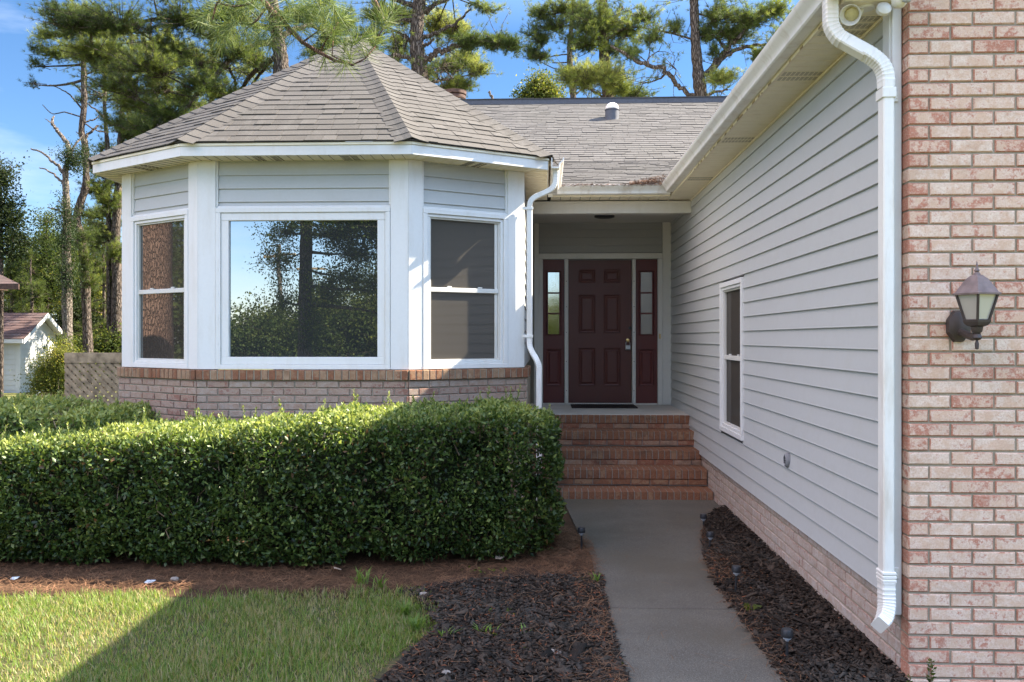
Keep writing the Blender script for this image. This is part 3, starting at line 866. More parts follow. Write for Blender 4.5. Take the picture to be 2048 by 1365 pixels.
def panelled(mb, x0, x1, z0, z1, o, th, rects, raised=True):
    xs = sorted({x0, x1, *[r[0] for r in rects], *[r[1] for r in rects]}); zs = sorted({z0, z1, *[r[2] for r in rects], *[r[3] for r in rects]})
    for i in range(len(xs)-1):
        for k in range(len(zs)-1):
            cx, cz = (xs[i]+xs[i+1])/2, (zs[k]+zs[k+1])/2
            if any(r[0] < cx < r[1] and r[2] < cz < r[3] for r in rects): continue
            mb.quad((xs[i],o,zs[k]), (xs[i+1],o,zs[k]), (xs[i+1],o,zs[k+1]), (xs[i],o,zs[k+1]))
    for (a, b, c, d) in rects:
        rings = [(0, 0), (.006, .004), (.010, -.010), (.022, -.014), (.030, -.014), (.052, -.003)] if raised else [(0, 0), (.012, .006), (.020, -.012)]
        prev = None
        for (ins, dd) in rings:
            q = [(a+ins, o+dd, c+ins), (b-ins, o+dd, c+ins), (b-ins, o+dd, d-ins), (a+ins, o+dd, d-ins)]
            if prev:
                for j in range(4): mb.quad(prev[j], prev[(j+1) % 4], q[(j+1) % 4], q[j])
            prev = q
        if raised: mb.quad(*prev)
    mb.box(x0, o-th, z0, x1, o-th+.006, z1)
    for (x, s) in ((x0, 1), (x1, -1)): mb.quad((x,o,z0), (x,o-th,z0), (x,o-th,z1), (x,o,z1))
    mb.quad((x0,o,z1), (x1,o,z1), (x1,o-th,z1), (x0,o-th,z1))
dx0, dx1, dz0, dz1 = X0+.318, X0+1.180, .782, 2.742
def DR(u0, u1, v0, v1): return (dx0+(dx1-dx0)*u0, dx0+(dx1-dx0)*u1, dz1-(dz1-dz0)*v1, dz1-(dz1-dz0)*v0)
mb = MB(); mb.M = M
panelled(mb, dx0, dx1, dz0, dz1, -.035, .04, [DR(u0, u1, v0, v1) for (u0, u1) in ((.159,.427), (.561,.826)) for (v0, v1) in ((.065,.158), (.242,.511), (.615,.882))])
door = mb.build('door', DOORP, house); door['label'] = 'dark maroon six-panel front door'
mb = MB(); mb.M = M; kx = X0+1.130
mb.lathe([(.026,0),(.026,.006),(.012,.009),(.011,.022),(.020,.028),(.023,.038),(.019,.047),(.008,.050),(.001,.050)], (kx, -.035, 1.640), 20, (0,1,0)); mb.build('handle', BRASS, door, smooth=True, angle=40)
mb = MB(); mb.M = M; mb.lathe([(.022,0),(.022,.008),(.014,.012),(.001,.012)], (kx+.03, -.035, 1.81), 16, (0,1,0)); mb.build('deadbolt', BLACK, door, smooth=True, angle=40)
for side, (a, b) in (('l', (-.034, .258)), ('r', (1.238, 1.531))):
    x0, x1 = X0+a, X0+b; W_ = x1-x0; H_ = 2.750-.778
    gl = (x0+W_*.13, x1-W_*.13, 2.75-H_*.530, 2.75-H_*.078); pn = (x0+W_*.15, x1-W_*.15, 2.75-H_*.880, 2.75-H_*.625)
    mb = MB(); mb.M = M
    panelled(mb, x0, x1, .778, 2.750, -.028, .03, [pn]) if False else None
    xs = [gl]; panelled(mb, x0, x1, 1.70, 2.750, -.028, .035, [gl], raised=False); panelled(mb, x0, x1, .778, 1.70, -.028, .035, [pn])
    gi = (gl[0]+.02, gl[1]-.02, gl[2]+.02, gl[3]-.02)
    mb.box(gi[0]-.002, -.036, gi[2]-.002, gi[0]+.012, -.024, gi[3]); mb.box(gi[1]-.012, -.036, gi[2], gi[1]+.002, -.024, gi[3])
    for q in (1/3, 2/3): z = gi[2]+(gi[3]-gi[2])*q; mb.box(gi[0]+.012, -.037, z-.011, gi[1]-.012, -.023, z+.011, .003)
    sl = mb.build('sidelight', SIDEP, house)
    mb = MB(); mb.M = M; mb.box(gi[0]-.015, -.045, gi[2]-.015, gi[1]+.015, -.041, gi[3]+.015); mb.build('pane', PANE2 if side == 'l' else PANE3, sl)
    sl['label'] = 'maroon sidelight with bright reflecting panes' if side == 'l' else 'maroon sidelight with curtained panes'
mb = MB(); mb.M = M; mb.box(X0+1.549, .024, 1.66, X0+1.571, .036, 1.73, .005); mb.build('doorbell', BRASS, house)
mb = MB(); mb.box(-.207, 10.215, .70, 1.725, 11.9, .758, .004); mb.build('porch_floor', LANDING, house)
sy_ = [10.21, 9.885, 9.52, 9.15, 8.82]; sz_ = [.745, .592, .418, .262, .088]
for k in range(5):
    mb = MB(); M, L = frame((-.30, sy_[k]), (WX-.004 - .0*k, sy_[k])); mb.M = M
    zt = sz_[k] if k else .751; zl = sz_[k+1]-.01 if k < 4 else -.03
    hgt = zt - zl
    soldier(mb, 0, L, zt-.098, zt, pitch=.0685, o=.012, d=.205, tones=(-.15, .95))
    if hgt > .12:
        q0 = len(mb.mi); brick_field(mb, 0, L, zt-.102-.0677, zt-.102, start=k, d=.08, o=.006)
        if k < 3: mb.mi[q0:] = [2 if q == 0 else q for q in mb.mi[q0:]]
    if k == 0: pass
    mb.cur = 1; mb.box(0, -.62, zl-.1, L, -.10, zt-.006); mb.cur = 0
    if k: 
        mb.M = M; 
        n = int(L/.0685)
        for i in range(n): brick(mb, i*L/n+.004, (i+1)*L/n-.004, zt-.06, zt-.002, -.2, .19, R.uniform(.0, .8))
    mb.build('step', [BRICKR, MORTARD, BRICKT], house)

# ================================================================== things fixed to or lying by the house
t = thing('doormat', (.78, 11.45, .758), 'dark rubber doormat lying on the porch floor before the maroon door', 'doormat')
mb = MB(); mb.box(.34, 11.08, .7585, 1.20, 11.62, .772, .004)
for i in range(26): mb.box(.37+i*.031, 11.11, .772, .385+i*.031, 11.59, .7755)
mb.build('mat', MAT_R, t)
t = thing('lockbox', (1.13, 11.70, 1.5), 'grey key lockbox hanging from the front door handle', 'lockbox')
kxw = 1.130
mb = MB(); mb.box(kxw-.036, 11.700, 1.505, kxw+.036, 11.733, 1.575, .006)
for i in range(4): mb.cur = 1; mb.box(kxw-.026+i*.014, 11.697, 1.512, kxw-.016+i*.014, 11.7005, 1.522); mb.cur = 0
mb.build('body', [STEEL, BLACK], t)
mb = MB(); mb.tube(smooth_path([(kxw-.028,11.715,1.57),(kxw-.028,11.715,1.60),(kxw-.018,11.712,1.622),(kxw,11.70,1.628),(kxw+.018,11.712,1.622),(kxw+.028,11.715,1.60),(kxw+.028,11.715,1.57)], 5), .0055, 8); mb.build('shackle', STEEL, t)

# wall lantern on the brick
LB = Vector((1.955, 3.935, 0))
t = thing('wall_lantern', (1.895, WY, 1.72), 'weathered bronze coach lantern fixed to the brick wall', 'lantern')
mb = MB()
lbp = aty(4.1, 1921, 645)
mb.lathe([(.001,0),(.058,0),(.060,.01),(.054,.03),(.033,.042),(.001,.044)], (lbp.x, WY+.004, 1.725), 8, (0,-1,0), rot=math.pi/8)
bp = mb.build('backplate', BRONZED, t, smooth=True, angle=30); bp.scale = (1, 1, 1.35); bp.location.z = 0
mb = MB(); mb.tube(smooth_path([(lbp.x,4.10,1.70),(lbp.x+.004,4.03,1.682),((lbp.x+LB.x)/2,3.97,1.676),(LB.x,LB.y,1.688)], 6), [.018]*19, 10)
mb.lathe([(.001,1.618),(.008,1.622),(.009,1.645),(.005,1.660),(.016,1.664),(.022,1.672),(.018,1.684),(.012,1.69),(.022,1.70),(.026,1.722)], LB, 16); mb.build('arm', BRONZED, t, smooth=True, angle=40)
rot = rad(45+22)
mb = MB()
mb.lathe([(.026,1.722),(.044,1.728),(.055,1.742),(.058,1.752),(.048,1.756)], LB, 4, rot=rot)
zb_, zt_, rb_, rt_ = 1.752, 1.868, .049, .083
for k in range(4):
    a = rot + k*math.pi/2; p = lambda r, z: LB + Vector((r*math.cos(a), r*math.sin(a), z))
    mb.tube([p(rb_, zb_), p(rt_, zt_)], .0065, 6)
cg = mb.build('cage', BRONZED, t)
mb = MB(); mb.lathe([(rb_-.004, zb_+.003), (rt_-.005, zt_)], LB, 4, rot=rot)
gl = mb.build('glass', LGLASS, t)
mb = MB(); mb.lathe([(.097,1.866),(.099,1.874),(.087,1.880),(.075,1.898),(.063,1.914),(.061,1.918),(.046,1.938),(.026,1.954),(.016,1.958)], LB, 4, rot=rot)
mb.lathe([(.016,1.957),(.013,1.966),(.007,1.970),(.012,1.976),(.009,1.982),(.005,1.99),(.003,2.012),(.0005,2.02)], LB, 12); mb.build('lantern_roof', BRONZE, t, smooth=True, angle=30)
mb = MB(); mb.lathe([(.02,1.755),(.02,1.80),(.03,1.802),(.033,1.815),(.033,1.84),(.025,1.85),(.001,1.852)], LB, 14); mb.build('bulb', BULB, gl, smooth=True, angle=40)

# flood light and camera under the eave corner
t = thing('flood_light', (1.60, 4.35, SOF), 'white bell-shaped flood light under the soffit next to the camera', 'flood light')
c = aty(4.22, 1702, 28); c.y = 4.22
def local_axis(d): return Vector(d).normalized()
mb = MB(); mb.lathe([(.001,-.055),(.020,-.05),(.028,-.03),(.036,0),(.046,.030),(.050,.045),(.047,.045),(.041,.028),(.034,.012)], (1.492, 4.20, 3.250), 28, (-.45,-.72,-.42)); mb.build('lamp_head', GUTTER, t, smooth=True, angle=50)
mb = MB(); mb.lathe([(.001,.020),(.020,.020),(.033,.014),(.034,.010)], (1.492, 4.20, 3.250), 24, (-.45,-.72,-.42)); mb.build('lens', LENSY, t, smooth=True)
mb = MB(); mb.tube(smooth_path([(1.512,4.23,3.272),(1.535,4.245,3.262),(1.553,4.25,3.275),(1.56,4.252,3.30)], 5), .011, 10); mb.lathe([(.04,-.012),(.045,-.005),(.045,0)], (1.575, 4.25, SOF), 18); mb.build('arm', GUTTER, t, smooth=True, angle=50)
t = thing('security_camera', (1.66, 4.08, SOF), 'white security camera with a black face at the eave corner', 'camera')
cx_, cy_ = 1.655, 3.985
mb = MB(); mb.box(cx_-.026, cy_-.02, 3.225, cx_+.026, cy_+.05, 3.43, .012); mb.lathe([(.001,-.03),(.022,-.026),(.034,-.01),(.036,.02)], (cx_-.012, cy_+.035, 3.235), 20, (0,0,1)); mb.build('body', GUTTER, t, smooth=True, angle=50)
mb = MB(); mb.box(cx_+.000, cy_-.0225, 3.245, cx_+.0275, cy_+.004, 3.41, .003); mb.build('front_panel', BLACK, t)
mb = MB(); mb.lathe([(.001,-.012),(.016,-.008),(.020,.0),(.020,.006)], (cx_+.006, cy_-.004, 3.226), 18, (0,-.45,1)); mb.build('light_lens', LENSC, t, smooth=True)
mb = MB(); mb.tube([(cx_,4.03,3.30),(cx_-.01,4.09,3.32),(cx_-.02,4.12,3.33)], .014, 10); mb.lathe([(.035,0),(.035,.02),(.02,.03)], (cx_-.02, 4.19, 3.26), 16, (0,-1,.3)); mb.build('bracket', GUTTER, t, smooth=True, angle=50)

# ================================================================== GROUND
tag(ground_poly('ground', [(-160,-160),(160,-160),(160,200),(-160,200)], -.045, FIELD), kind='structure')
tag(ground_poly('lawn', [(-14,-6),(-.35,-6),(-.35,5.75),(-14,5.75)], -.020, THATCH), kind='structure')
mb = MB(); mb.add([(x,y,-.016) for x,y in [(-9,5.45),(-.7,5.45),(.42,5.9),(.42,8.2),(-9,8.2)]], [(0,1,2,3,4)])
tag(mb.build('soil', STRAWSOIL), kind='structure')
LBED = [(-.92,2.5),(-.86,4.0),(-.66,4.85),(-.76,5.15),(-1.0,5.66),(-.5,6.1),(.3,6.5),(.42,6.5),(.42,2.5)]
RBED = [(1.1,2.5),(1.1,6.0),(1.25,7.0),(1.45,7.95),(1.60,8.25),(1.74,8.35),(1.74,2.5)]
tag(ground_poly('mulch_bed', LBED, -.012, MULCHSOIL), kind='structure'); tag(ground_poly('mulch_bed', RBED, -.012, MULCHSOIL), kind='structure')
WL = [(.40,2.6),(.386,4.14),(.353,5.24),(.345,5.66),(.355,6.5),(.305,6.95),(.255,7.7),(.205,8.4),(.18,8.84)]
WR = [(1.20,2.6),(1.186,4.17),(1.178,5.0),(1.185,5.8),(1.225,6.5),(1.31,7.2),(1.46,7.85),(1.56,8.1),(1.66,8.25),(1.727,8.36),(1.727,8.84)]
def cut(Y0, Y1):
    def clip(Pl):
        out = []
        for i in range(len(Pl)-1):
            for k in range(8):
                t = k/8; x = Pl[i][0]+(Pl[i+1][0]-Pl[i][0])*t; y = Pl[i][1]+(Pl[i+1][1]-Pl[i][1])*t
                if Y0 <= y <= Y1: out.append((x, y))
        def atY(y):
            for i in range(len(Pl)-1):
                if Pl[i][1] <= y <= Pl[i+1][1]:
                    t = (y-Pl[i][1])/(Pl[i+1][1]-Pl[i][1]+1e-9); return (Pl[i][0]+(Pl[i+1][0]-Pl[i][0])*t, y)
        return [atY(Y0)] + out + [atY(Y1)]
    return clip(WL), clip(WR)
mb = MB()
for (a, b) in ((2.61, 5.262), (5.270, 8.83)):
    l, r = cut(a, b); mb.prism(r + l[::-1], 2, -.10, .006)
tag(mb.build('walkway', CONC), kind='structure')

# ---- small scattered matter
def jitter(n, s): return NR.normal(0, s, n)
def in_poly(P, poly):
    x, y = P[:,0], P[:,1]; c = np.zeros(len(P), bool); n = len(poly)
    for i in range(n):
        (x0,y0),(x1,y1) = poly[i], poly[(i+1) % n]
        c ^= ((y0 > y) != (y1 > y)) & (x < (x1-x0)*(y-y0)/(y1-y0+1e-12)+x0)
    return c
def rnd_in(poly, n):
    a = np.array(poly); lo, hi = a.min(0), a.max(0); P = NR.uniform(lo, hi, (n*3, 2)); P = P[in_poly(P, poly)]; return P[:n]
def vnoise(P, s, seed=0):
    x, y = P[:,0]*s+seed*7.1, P[:,1]*s+seed*3.7
    return (np.sin(x*1.3+np.sin(y*1.7)*1.2)+np.sin(y*1.1+np.sin(x*.9+2)*1.5)+.5*np.sin(x*3.1+y*2.3))/2.5
# grass
BT = np.array([[-.5,0,0],[.5,0,0],[-.38,.12,.5],[.38,.12,.5],[0,.42,1.0]]); BF = np.array([[0,1,3],[0,3,2],[2,3,4]])
GP = [(-6.5,2.2),(-.98,2.2),(-.90,4.0),(-.70,4.85),(-.78,5.15),(-1.02,5.62),(-2.4,5.56),(-3.6,5.42),(-6.5,5.2)]
def grass(n, poly, hmin, hmax, w, name, label=None, tbias=0, edge=True):
    P = rnd_in(poly, n)
    d = vnoise(P, 2.2); keep = NR.uniform(-1.2, 1, len(P)) < d+.78
    if edge: keep &= (P[:,1] < 5.38+.16*vnoise(P, 5, 2)-NR.exponential(.06, len(P))+.12) | (NR.random(len(P)) < .10)
    P = P[keep]; m = len(P)
    h = NR.uniform(hmin, hmax, m)*(1+.35*vnoise(P, 3, 5))
    az = NR.uniform(0, 2*np.pi, m); lean = NR.uniform(.3, 2.2, m)
    T = np.repeat(BT[None], m, 0); T[:,:,0] *= w; T[:,:,1] *= (h*lean)[:,None]; T[:,:,2] *= (h/np.sqrt(1+.25*lean**2))[:,None]
    c, s = np.cos(az)[:,None], np.sin(az)[:,None]
    V = np.stack([T[:,:,0]*c-T[:,:,1]*s+P[:,0:1], T[:,:,0]*s+T[:,:,1]*c+P[:,1:2], T[:,:,2]-.02], 2)
    Fc = (BF[None]+(np.arange(m)*5)[:,None,None]).reshape(-1,3)
    tn = np.clip(NR.normal(.50, .22, m)+.16*vnoise(P, 1.7, 9)+.10*vnoise(P, 6.0, 4)+tbias - .5*(NR.random(m) < .27), 0, 1)
    o = np_mesh(name, V.reshape(-1,3), Fc, GRASS, np.repeat(tn, 3)); return o
tag(grass(150000, GP, .028, .060, .0050, 'grass'), 'short patchy lawn grass half in sun and half in shade', 'grass', kind='stuff')
tag(grass(3000, [(-1.15,4.6),(-.80,4.45),(-.62,4.85),(-.66,5.2),(-.85,5.6),(-1.3,5.66),(-1.25,5.2)], .04, .085, .0058, 'grass', tbias=.10, edge=False), 'longer bright grass fringe along the edge of the mulch', 'grass', kind='stuff')
# straw
ST = np.array([[-.5,-.5,0],[.5,-.5,0],[.5,0,.06],[-.5,0,.06],[.3,.5,.0],[-.3,.5,.0]]); SF = np.array([[0,1,2,3],[3,2,4,5]])
def straw(P, z, lmin, lmax, w, tilt=.12):
    m = len(P); T = np.repeat(ST[None], m, 0); L_ = NR.uniform(lmin, lmax, m)
    bend = NR.normal(0, .12, m)
    T[:,2:4,0] += (bend*L_/w)[:,None]
    T[:,:,0] *= w; T[:,:,1] *= L_[:,None]; T[:,:,2] *= L_[:,None]
    D = np.stack([jitter(m, tilt), jitter(m, tilt), np.ones(m)], 1)
    RM = basis(D); V = np.einsum('nij,nkj->nki', RM, T)+np.concatenate([P, z[:,None]], 1)[:,None,:]
    Fc = (SF[None]+(np.arange(m)*6)[:,None,None]).reshape(-1,4); return V.reshape(-1,3), Fc
SB = [(-6.5,5.3),(-3.6,5.45),(-2.4,5.55),(-1.2,5.55),(-.6,5.75),(.1,6.1),(.36,6.15),(.37,6.9),(.2,7.3),(-.5,6.6),(-2,6.4),(-6.5,6.5)]
A1 = rnd_in(SB, 9000); V1, F1 = straw(A1, NR.uniform(-.012, .022, len(A1)), .09, .20, .0024)
A2 = rnd_in([(-.05,5.9),(.36,5.9),(.37,6.95),(.22,7.4),(-.05,7.2)], 1500); V2, F2 = straw(A2, NR.uniform(.0, .045, len(A2)), .09, .18, .0024, .25)
A3 = np.concatenate([rnd_in(LBED, 1900), rnd_in(RBED, 1800), rnd_in([(1.12,5.8),(1.3,7.2),(1.6,8.2),(1.74,8.3),(1.74,5.8)], 1300), rnd_in([(.2,4.0),(.39,4.0),(.36,6),(.2,6)], 350)])
V3, F3 = straw(A3, NR.uniform(.012, .035, len(A3)), .06, .17, .0026, .2)
A4 = rnd_in([(.36,4.2),(1.2,4.2),(1.2,8),(.36,7)], 26); V4, F4 = straw(A4, np.full(len(A4), .010), .05, .14, .0026, .01)
V = np.concatenate([V1, V2, V3, V4]); o = 0; FF = []
for v, f in ((V1,F1),(V2,F2),(V3,F3),(V4,F4)): FF.append(f+o); o += len(v)
FF = np.concatenate(FF)
tag(np_mesh('pine_straw', V, FF, STRAW, np.repeat(NR.random(len(FF)//2), 2)), 'reddish brown fallen pine needles along the hedge foot and beds', 'pine straw', kind='stuff')
# chips
CT = np.array([[-.5,-.5,-.5],[.5,-.42,-.5],[.42,.5,-.5],[-.5,.4,-.5],[-.38,-.36,.5],[.36,-.3,.42],[.3,.38,.5],[-.42,.3,.36]])
CF = np.array([[0,3,2,1],[4,5,6,7],[0,1,5,4],[1,2,6,5],[2,3,7,6],[3,0,4,7]])
LB2 = [(-.88,2.5),(-.82,4.0),(-.62,4.85),(-.72,5.15),(-.9,5.6),(-.3,5.85),(.2,5.95),(.40,6.0),(.38,5.3),(.40,4.2),(.42,2.5)]
RB2 = [(1.15,2.5),(1.15,5.8),(1.2,6.5),(1.32,7.2),(1.5,7.9),(1.62,8.2),(1.735,8.3),(1.735,2.5)]
C = np.concatenate([rnd_in(LB2, 27000), rnd_in(RB2, 19000)]); m = len(C)
sz = NR.lognormal(math.log(.0145), .45, m); T = np.repeat(CT[None], m, 0)+NR.normal(0, .09, (m, 8, 3))
T *= np.stack([sz*NR.uniform(1.0,2.4,m), sz*NR.uniform(.5,1.0,m), sz*NR.uniform(.08,.22,m)], 1)[:,None,:]
RM = basis(np.stack([jitter(m,.38), jitter(m,.38), np.ones(m)], 1))
dd = np.minimum(1, np.maximum(0, np.minimum(C[:,0]+.9, np.abs(C[:,0]-.40))*3))
z = .002+NR.uniform(0,.022,m)+np.where(C[:,0] > 1, .03*np.clip((C[:,0]-1.15)*3,0,1), .012*dd)
V = np.einsum('nij,nkj->nki', RM, T)+np.concatenate([C, z[:,None]],1)[:,None,:]
tag(np_mesh('mulch', V.reshape(-1,3), (CF[None]+(np.arange(m)*8)[:,None,None]).reshape(-1,4), CHIP, np.repeat(NR.random(m), 6)), 'black bark mulch chips filling both beds beside the walkway', 'mulch', kind='stuff')
# curled catkins
kt = np.array([[math.cos(a)*.5, math.sin(a)*.5, h] for a in np.linspace(0, 2.6, 6) for h in (-.07,.07)]); kf = np.array([[2*i,2*i+1,2*i+3,2*i+2] for i in range(5)])
C = np.concatenate([rnd_in(LB2, 1500), rnd_in(RB2, 900)]); m = len(C)
RM = basis(NR.normal(0, 1, (m,3))+np.array([0,0,1.2])); P3 = np.concatenate([C, (.022+NR.uniform(0,.02,m))[:,None]],1)
V, Fc = scatter(kt, kf, P3, RM, NR.uniform(.012,.03,m))
tag(np_mesh('pine_catkins', V, Fc, m_plain('catkin', (.22,.075,.035), .8, .15, 0, .4, 20), None), 'curled rust-coloured catkins strewn over the black mulch', 'catkins', kind='stuff')
C = np.concatenate([NR.uniform((.12,9.64),(1.36,9.70),(500,2)), NR.uniform((.95,9.60),(1.34,9.85),(600,2))])
zz = np.where(np.arange(len(C)) < 500, 3.405, 3.42+.10*np.clip((C[:,0]-.95)/.4,0,1)*NR.random(len(C)))
V, Fc = straw(C, zz, .04, .10, .004, .3); tag(np_mesh('gutter_needles', V, Fc, STRAW), 'brown pine needles heaped in the porch gutter', 'needles', kind='stuff')

# ---- stones, leaves, paper scraps
def lump(name, c, r, m, label, cat, flat=.6, group=None):
    mb = MB(); n, k = 12, 7; ph = R.random()*6
    vs = [(c[0], c[1], c[2]+r*flat)]
    for i in range(1, k):
        for j in range(n):
            a, b = math.pi*i/k, 2*math.pi*j/n
            q = r*(1+.16*math.sin(3*b+ph)*math.sin(a)+.1*math.sin(5*b+2*a+ph))
            vs.append((c[0]+q*math.sin(a)*math.cos(b)*1.25, c[1]+q*math.sin(a)*math.sin(b), c[2]+q*flat*math.cos(a)))
    vs.append((c[0], c[1], c[2]-r*flat)); fs = [(0, 1+j, 1+(j+1) % n) for j in range(n)]
    for i in range(k-2):
        for j in range(n): fs.append((1+i*n+j, 1+(i+1)*n+j, 1+(i+1)*n+(j+1) % n, 1+i*n+(j+1) % n))
    fs += [(len(vs)-1, 1+(k-2)*n+(j+1) % n, 1+(k-2)*n+j) for j in range(n)]
    mb.add(vs, fs); return tag(mb.build(name, m, None, (c[0], c[1], 0), True), label, cat, group)
g = atz(.02, 848, 1190); lump('stone', (g.x, g.y, .022), .026, STONE, 'pale round stone at the edge of grass and mulch', 'stone')
g = atz(.02, 1108, 1306); lump('stone', (g.x, g.y, .020), .036, STONE, 'larger tan stone half sunk in the mulch', 'stone', .45)
g = atz(.02, 892, 1348); lump('stone', (g.x, g.y, .024), .022, STONE, 'small pale stone in the mulch at the bottom edge', 'stone')
g = atz(.02, 350, 1157); lump('stone', (g.x, g.y, .015), .024, STONE, 'grey stone in the straw by the paper scrap', 'stone')
def leafcard(name, c, s, m, label, cat, az, n=None):
    mb = MB(); pts = [(-.5,0,0),(-.2,.28,.06),(.2,.25,.02),(.5,.0,.10),(.2,-.24,.05),(-.2,-.28,.0)]
    ca, sa = math.cos(az), math.sin(az); vs = [(c[0]+s*(x*ca-y*sa), c[1]+s*(x*sa+y*ca), c[2]+s*(z+.35*y*.6)) for x,y,z in pts]
    vs += [(x, y, z-.002) for x,y,z in vs]
    mb.add(vs, [(0,1,2,3),(0,3,4,5),(9,8,7,6),(11,10,9,6)]+[(i, 6+i, 6+(i+1) % 6, (i+1) % 6) for i in range(6)]); return tag(mb.build(name, m, None, (c[0], c[1], 0)), label, cat)
g = atz(.03, 1000, 1116); leafcard('dry_leaf', (g.x, g.y, .035), .10, DRYLEAF, 'large tan dry leaf on the straw under the hedge end', 'leaf', .8)
g = atz(.03, 675, 1138); leafcard('dry_leaf', (g.x, g.y, .03), .08, DRYLEAF, 'curled brown dry leaf on straw under the middle of the hedge', 'leaf', 2.5)
g = atz(.02, 300, 1162); leafcard('paper_scrap', (g.x, g.y, .014), .075, PAPER, 'crumpled white paper scrap lying on pine straw', 'paper', .5)
g = atz(.02, 30, 1155); leafcard('paper_scrap', (g.x, g.y, .014), .06, PAPER, 'torn white paper scrap on bare soil at the lawn corner', 'paper', .9)

# ---- path lights
def path_light(px, py, top, label, tilt=0):
    b = atz(.0, px, py); h = aty(b.y, px, top).z; s = .0
    t = thing('path_light', (b.x, b.y, 0), label, 'path light', 'solar lights along the walkway')
    mb = MB(); mb.tube([(b.x, b.y, -.05), (b.x+tilt*h, b.y, h-.05)], .0075, 8); mb.build('stake', BLACK, t)
    x = b.x+tilt*h
    mb = MB(); mb.lathe([(.010,h-.062),(.014,h-.052),(.022,h-.050),(.022,h-.040)], (x, b.y, 0), 18); mb.build('lens', LENSC, t, smooth=True, angle=40)
    mb = MB(); mb.lathe([(.022,h-.040),(.031,h-.039),(.032,h-.034),(.029,h-.006),(.026,h-.001),(.001,h)], (x, b.y, 0), 20); mb.build('cap', BLACK, t, smooth=True, angle=40)
path_light(1163, 1102, 1055, 'black solar path light standing in straw beside the hedge end')
path_light(1407, 1060, 1028, 'black solar path light at the far tip of the right mulch bed')
path_light(1417, 1103, 1064, 'black solar path light second from the steps in the right bed', .1)
path_light(1470, 1190, 1132, 'black solar path light halfway along the right bed', .05)
path_light(1573, 1325, 1258, 'black solar path light nearest the bottom edge in the right bed', .02)
# ---- oval outlet on the siding
t = thing('wall_vent', (1.70, 6.05, .80), 'small grey oval vent hood on the lower grey siding', 'vent')
mb = MB(); mb.M = Matrix.Translation((1.705, 6.05, .812)) @ Matrix.Diagonal((1, 1, 1.25, 1)); mb.lathe([(.042,-.01),(.042,.010),(.036,.022),(.028,.026),(.024,.018),(.001,.018)], (0,0,0), 20, (-1,0,0)); mb.build('hood', m_plain('grey_hood_plastic', (.20,.20,.205), .6, .25), t, smooth=True, angle=40)
mb = MB(); mb.M = Matrix.Translation((1.705, 6.05, .812))
for k in range(3): mb.box(-.024, -.022, -.022+k*.016, -.019, .022, -.014+k*.016)
mb.build('louvre', BLACK, t)

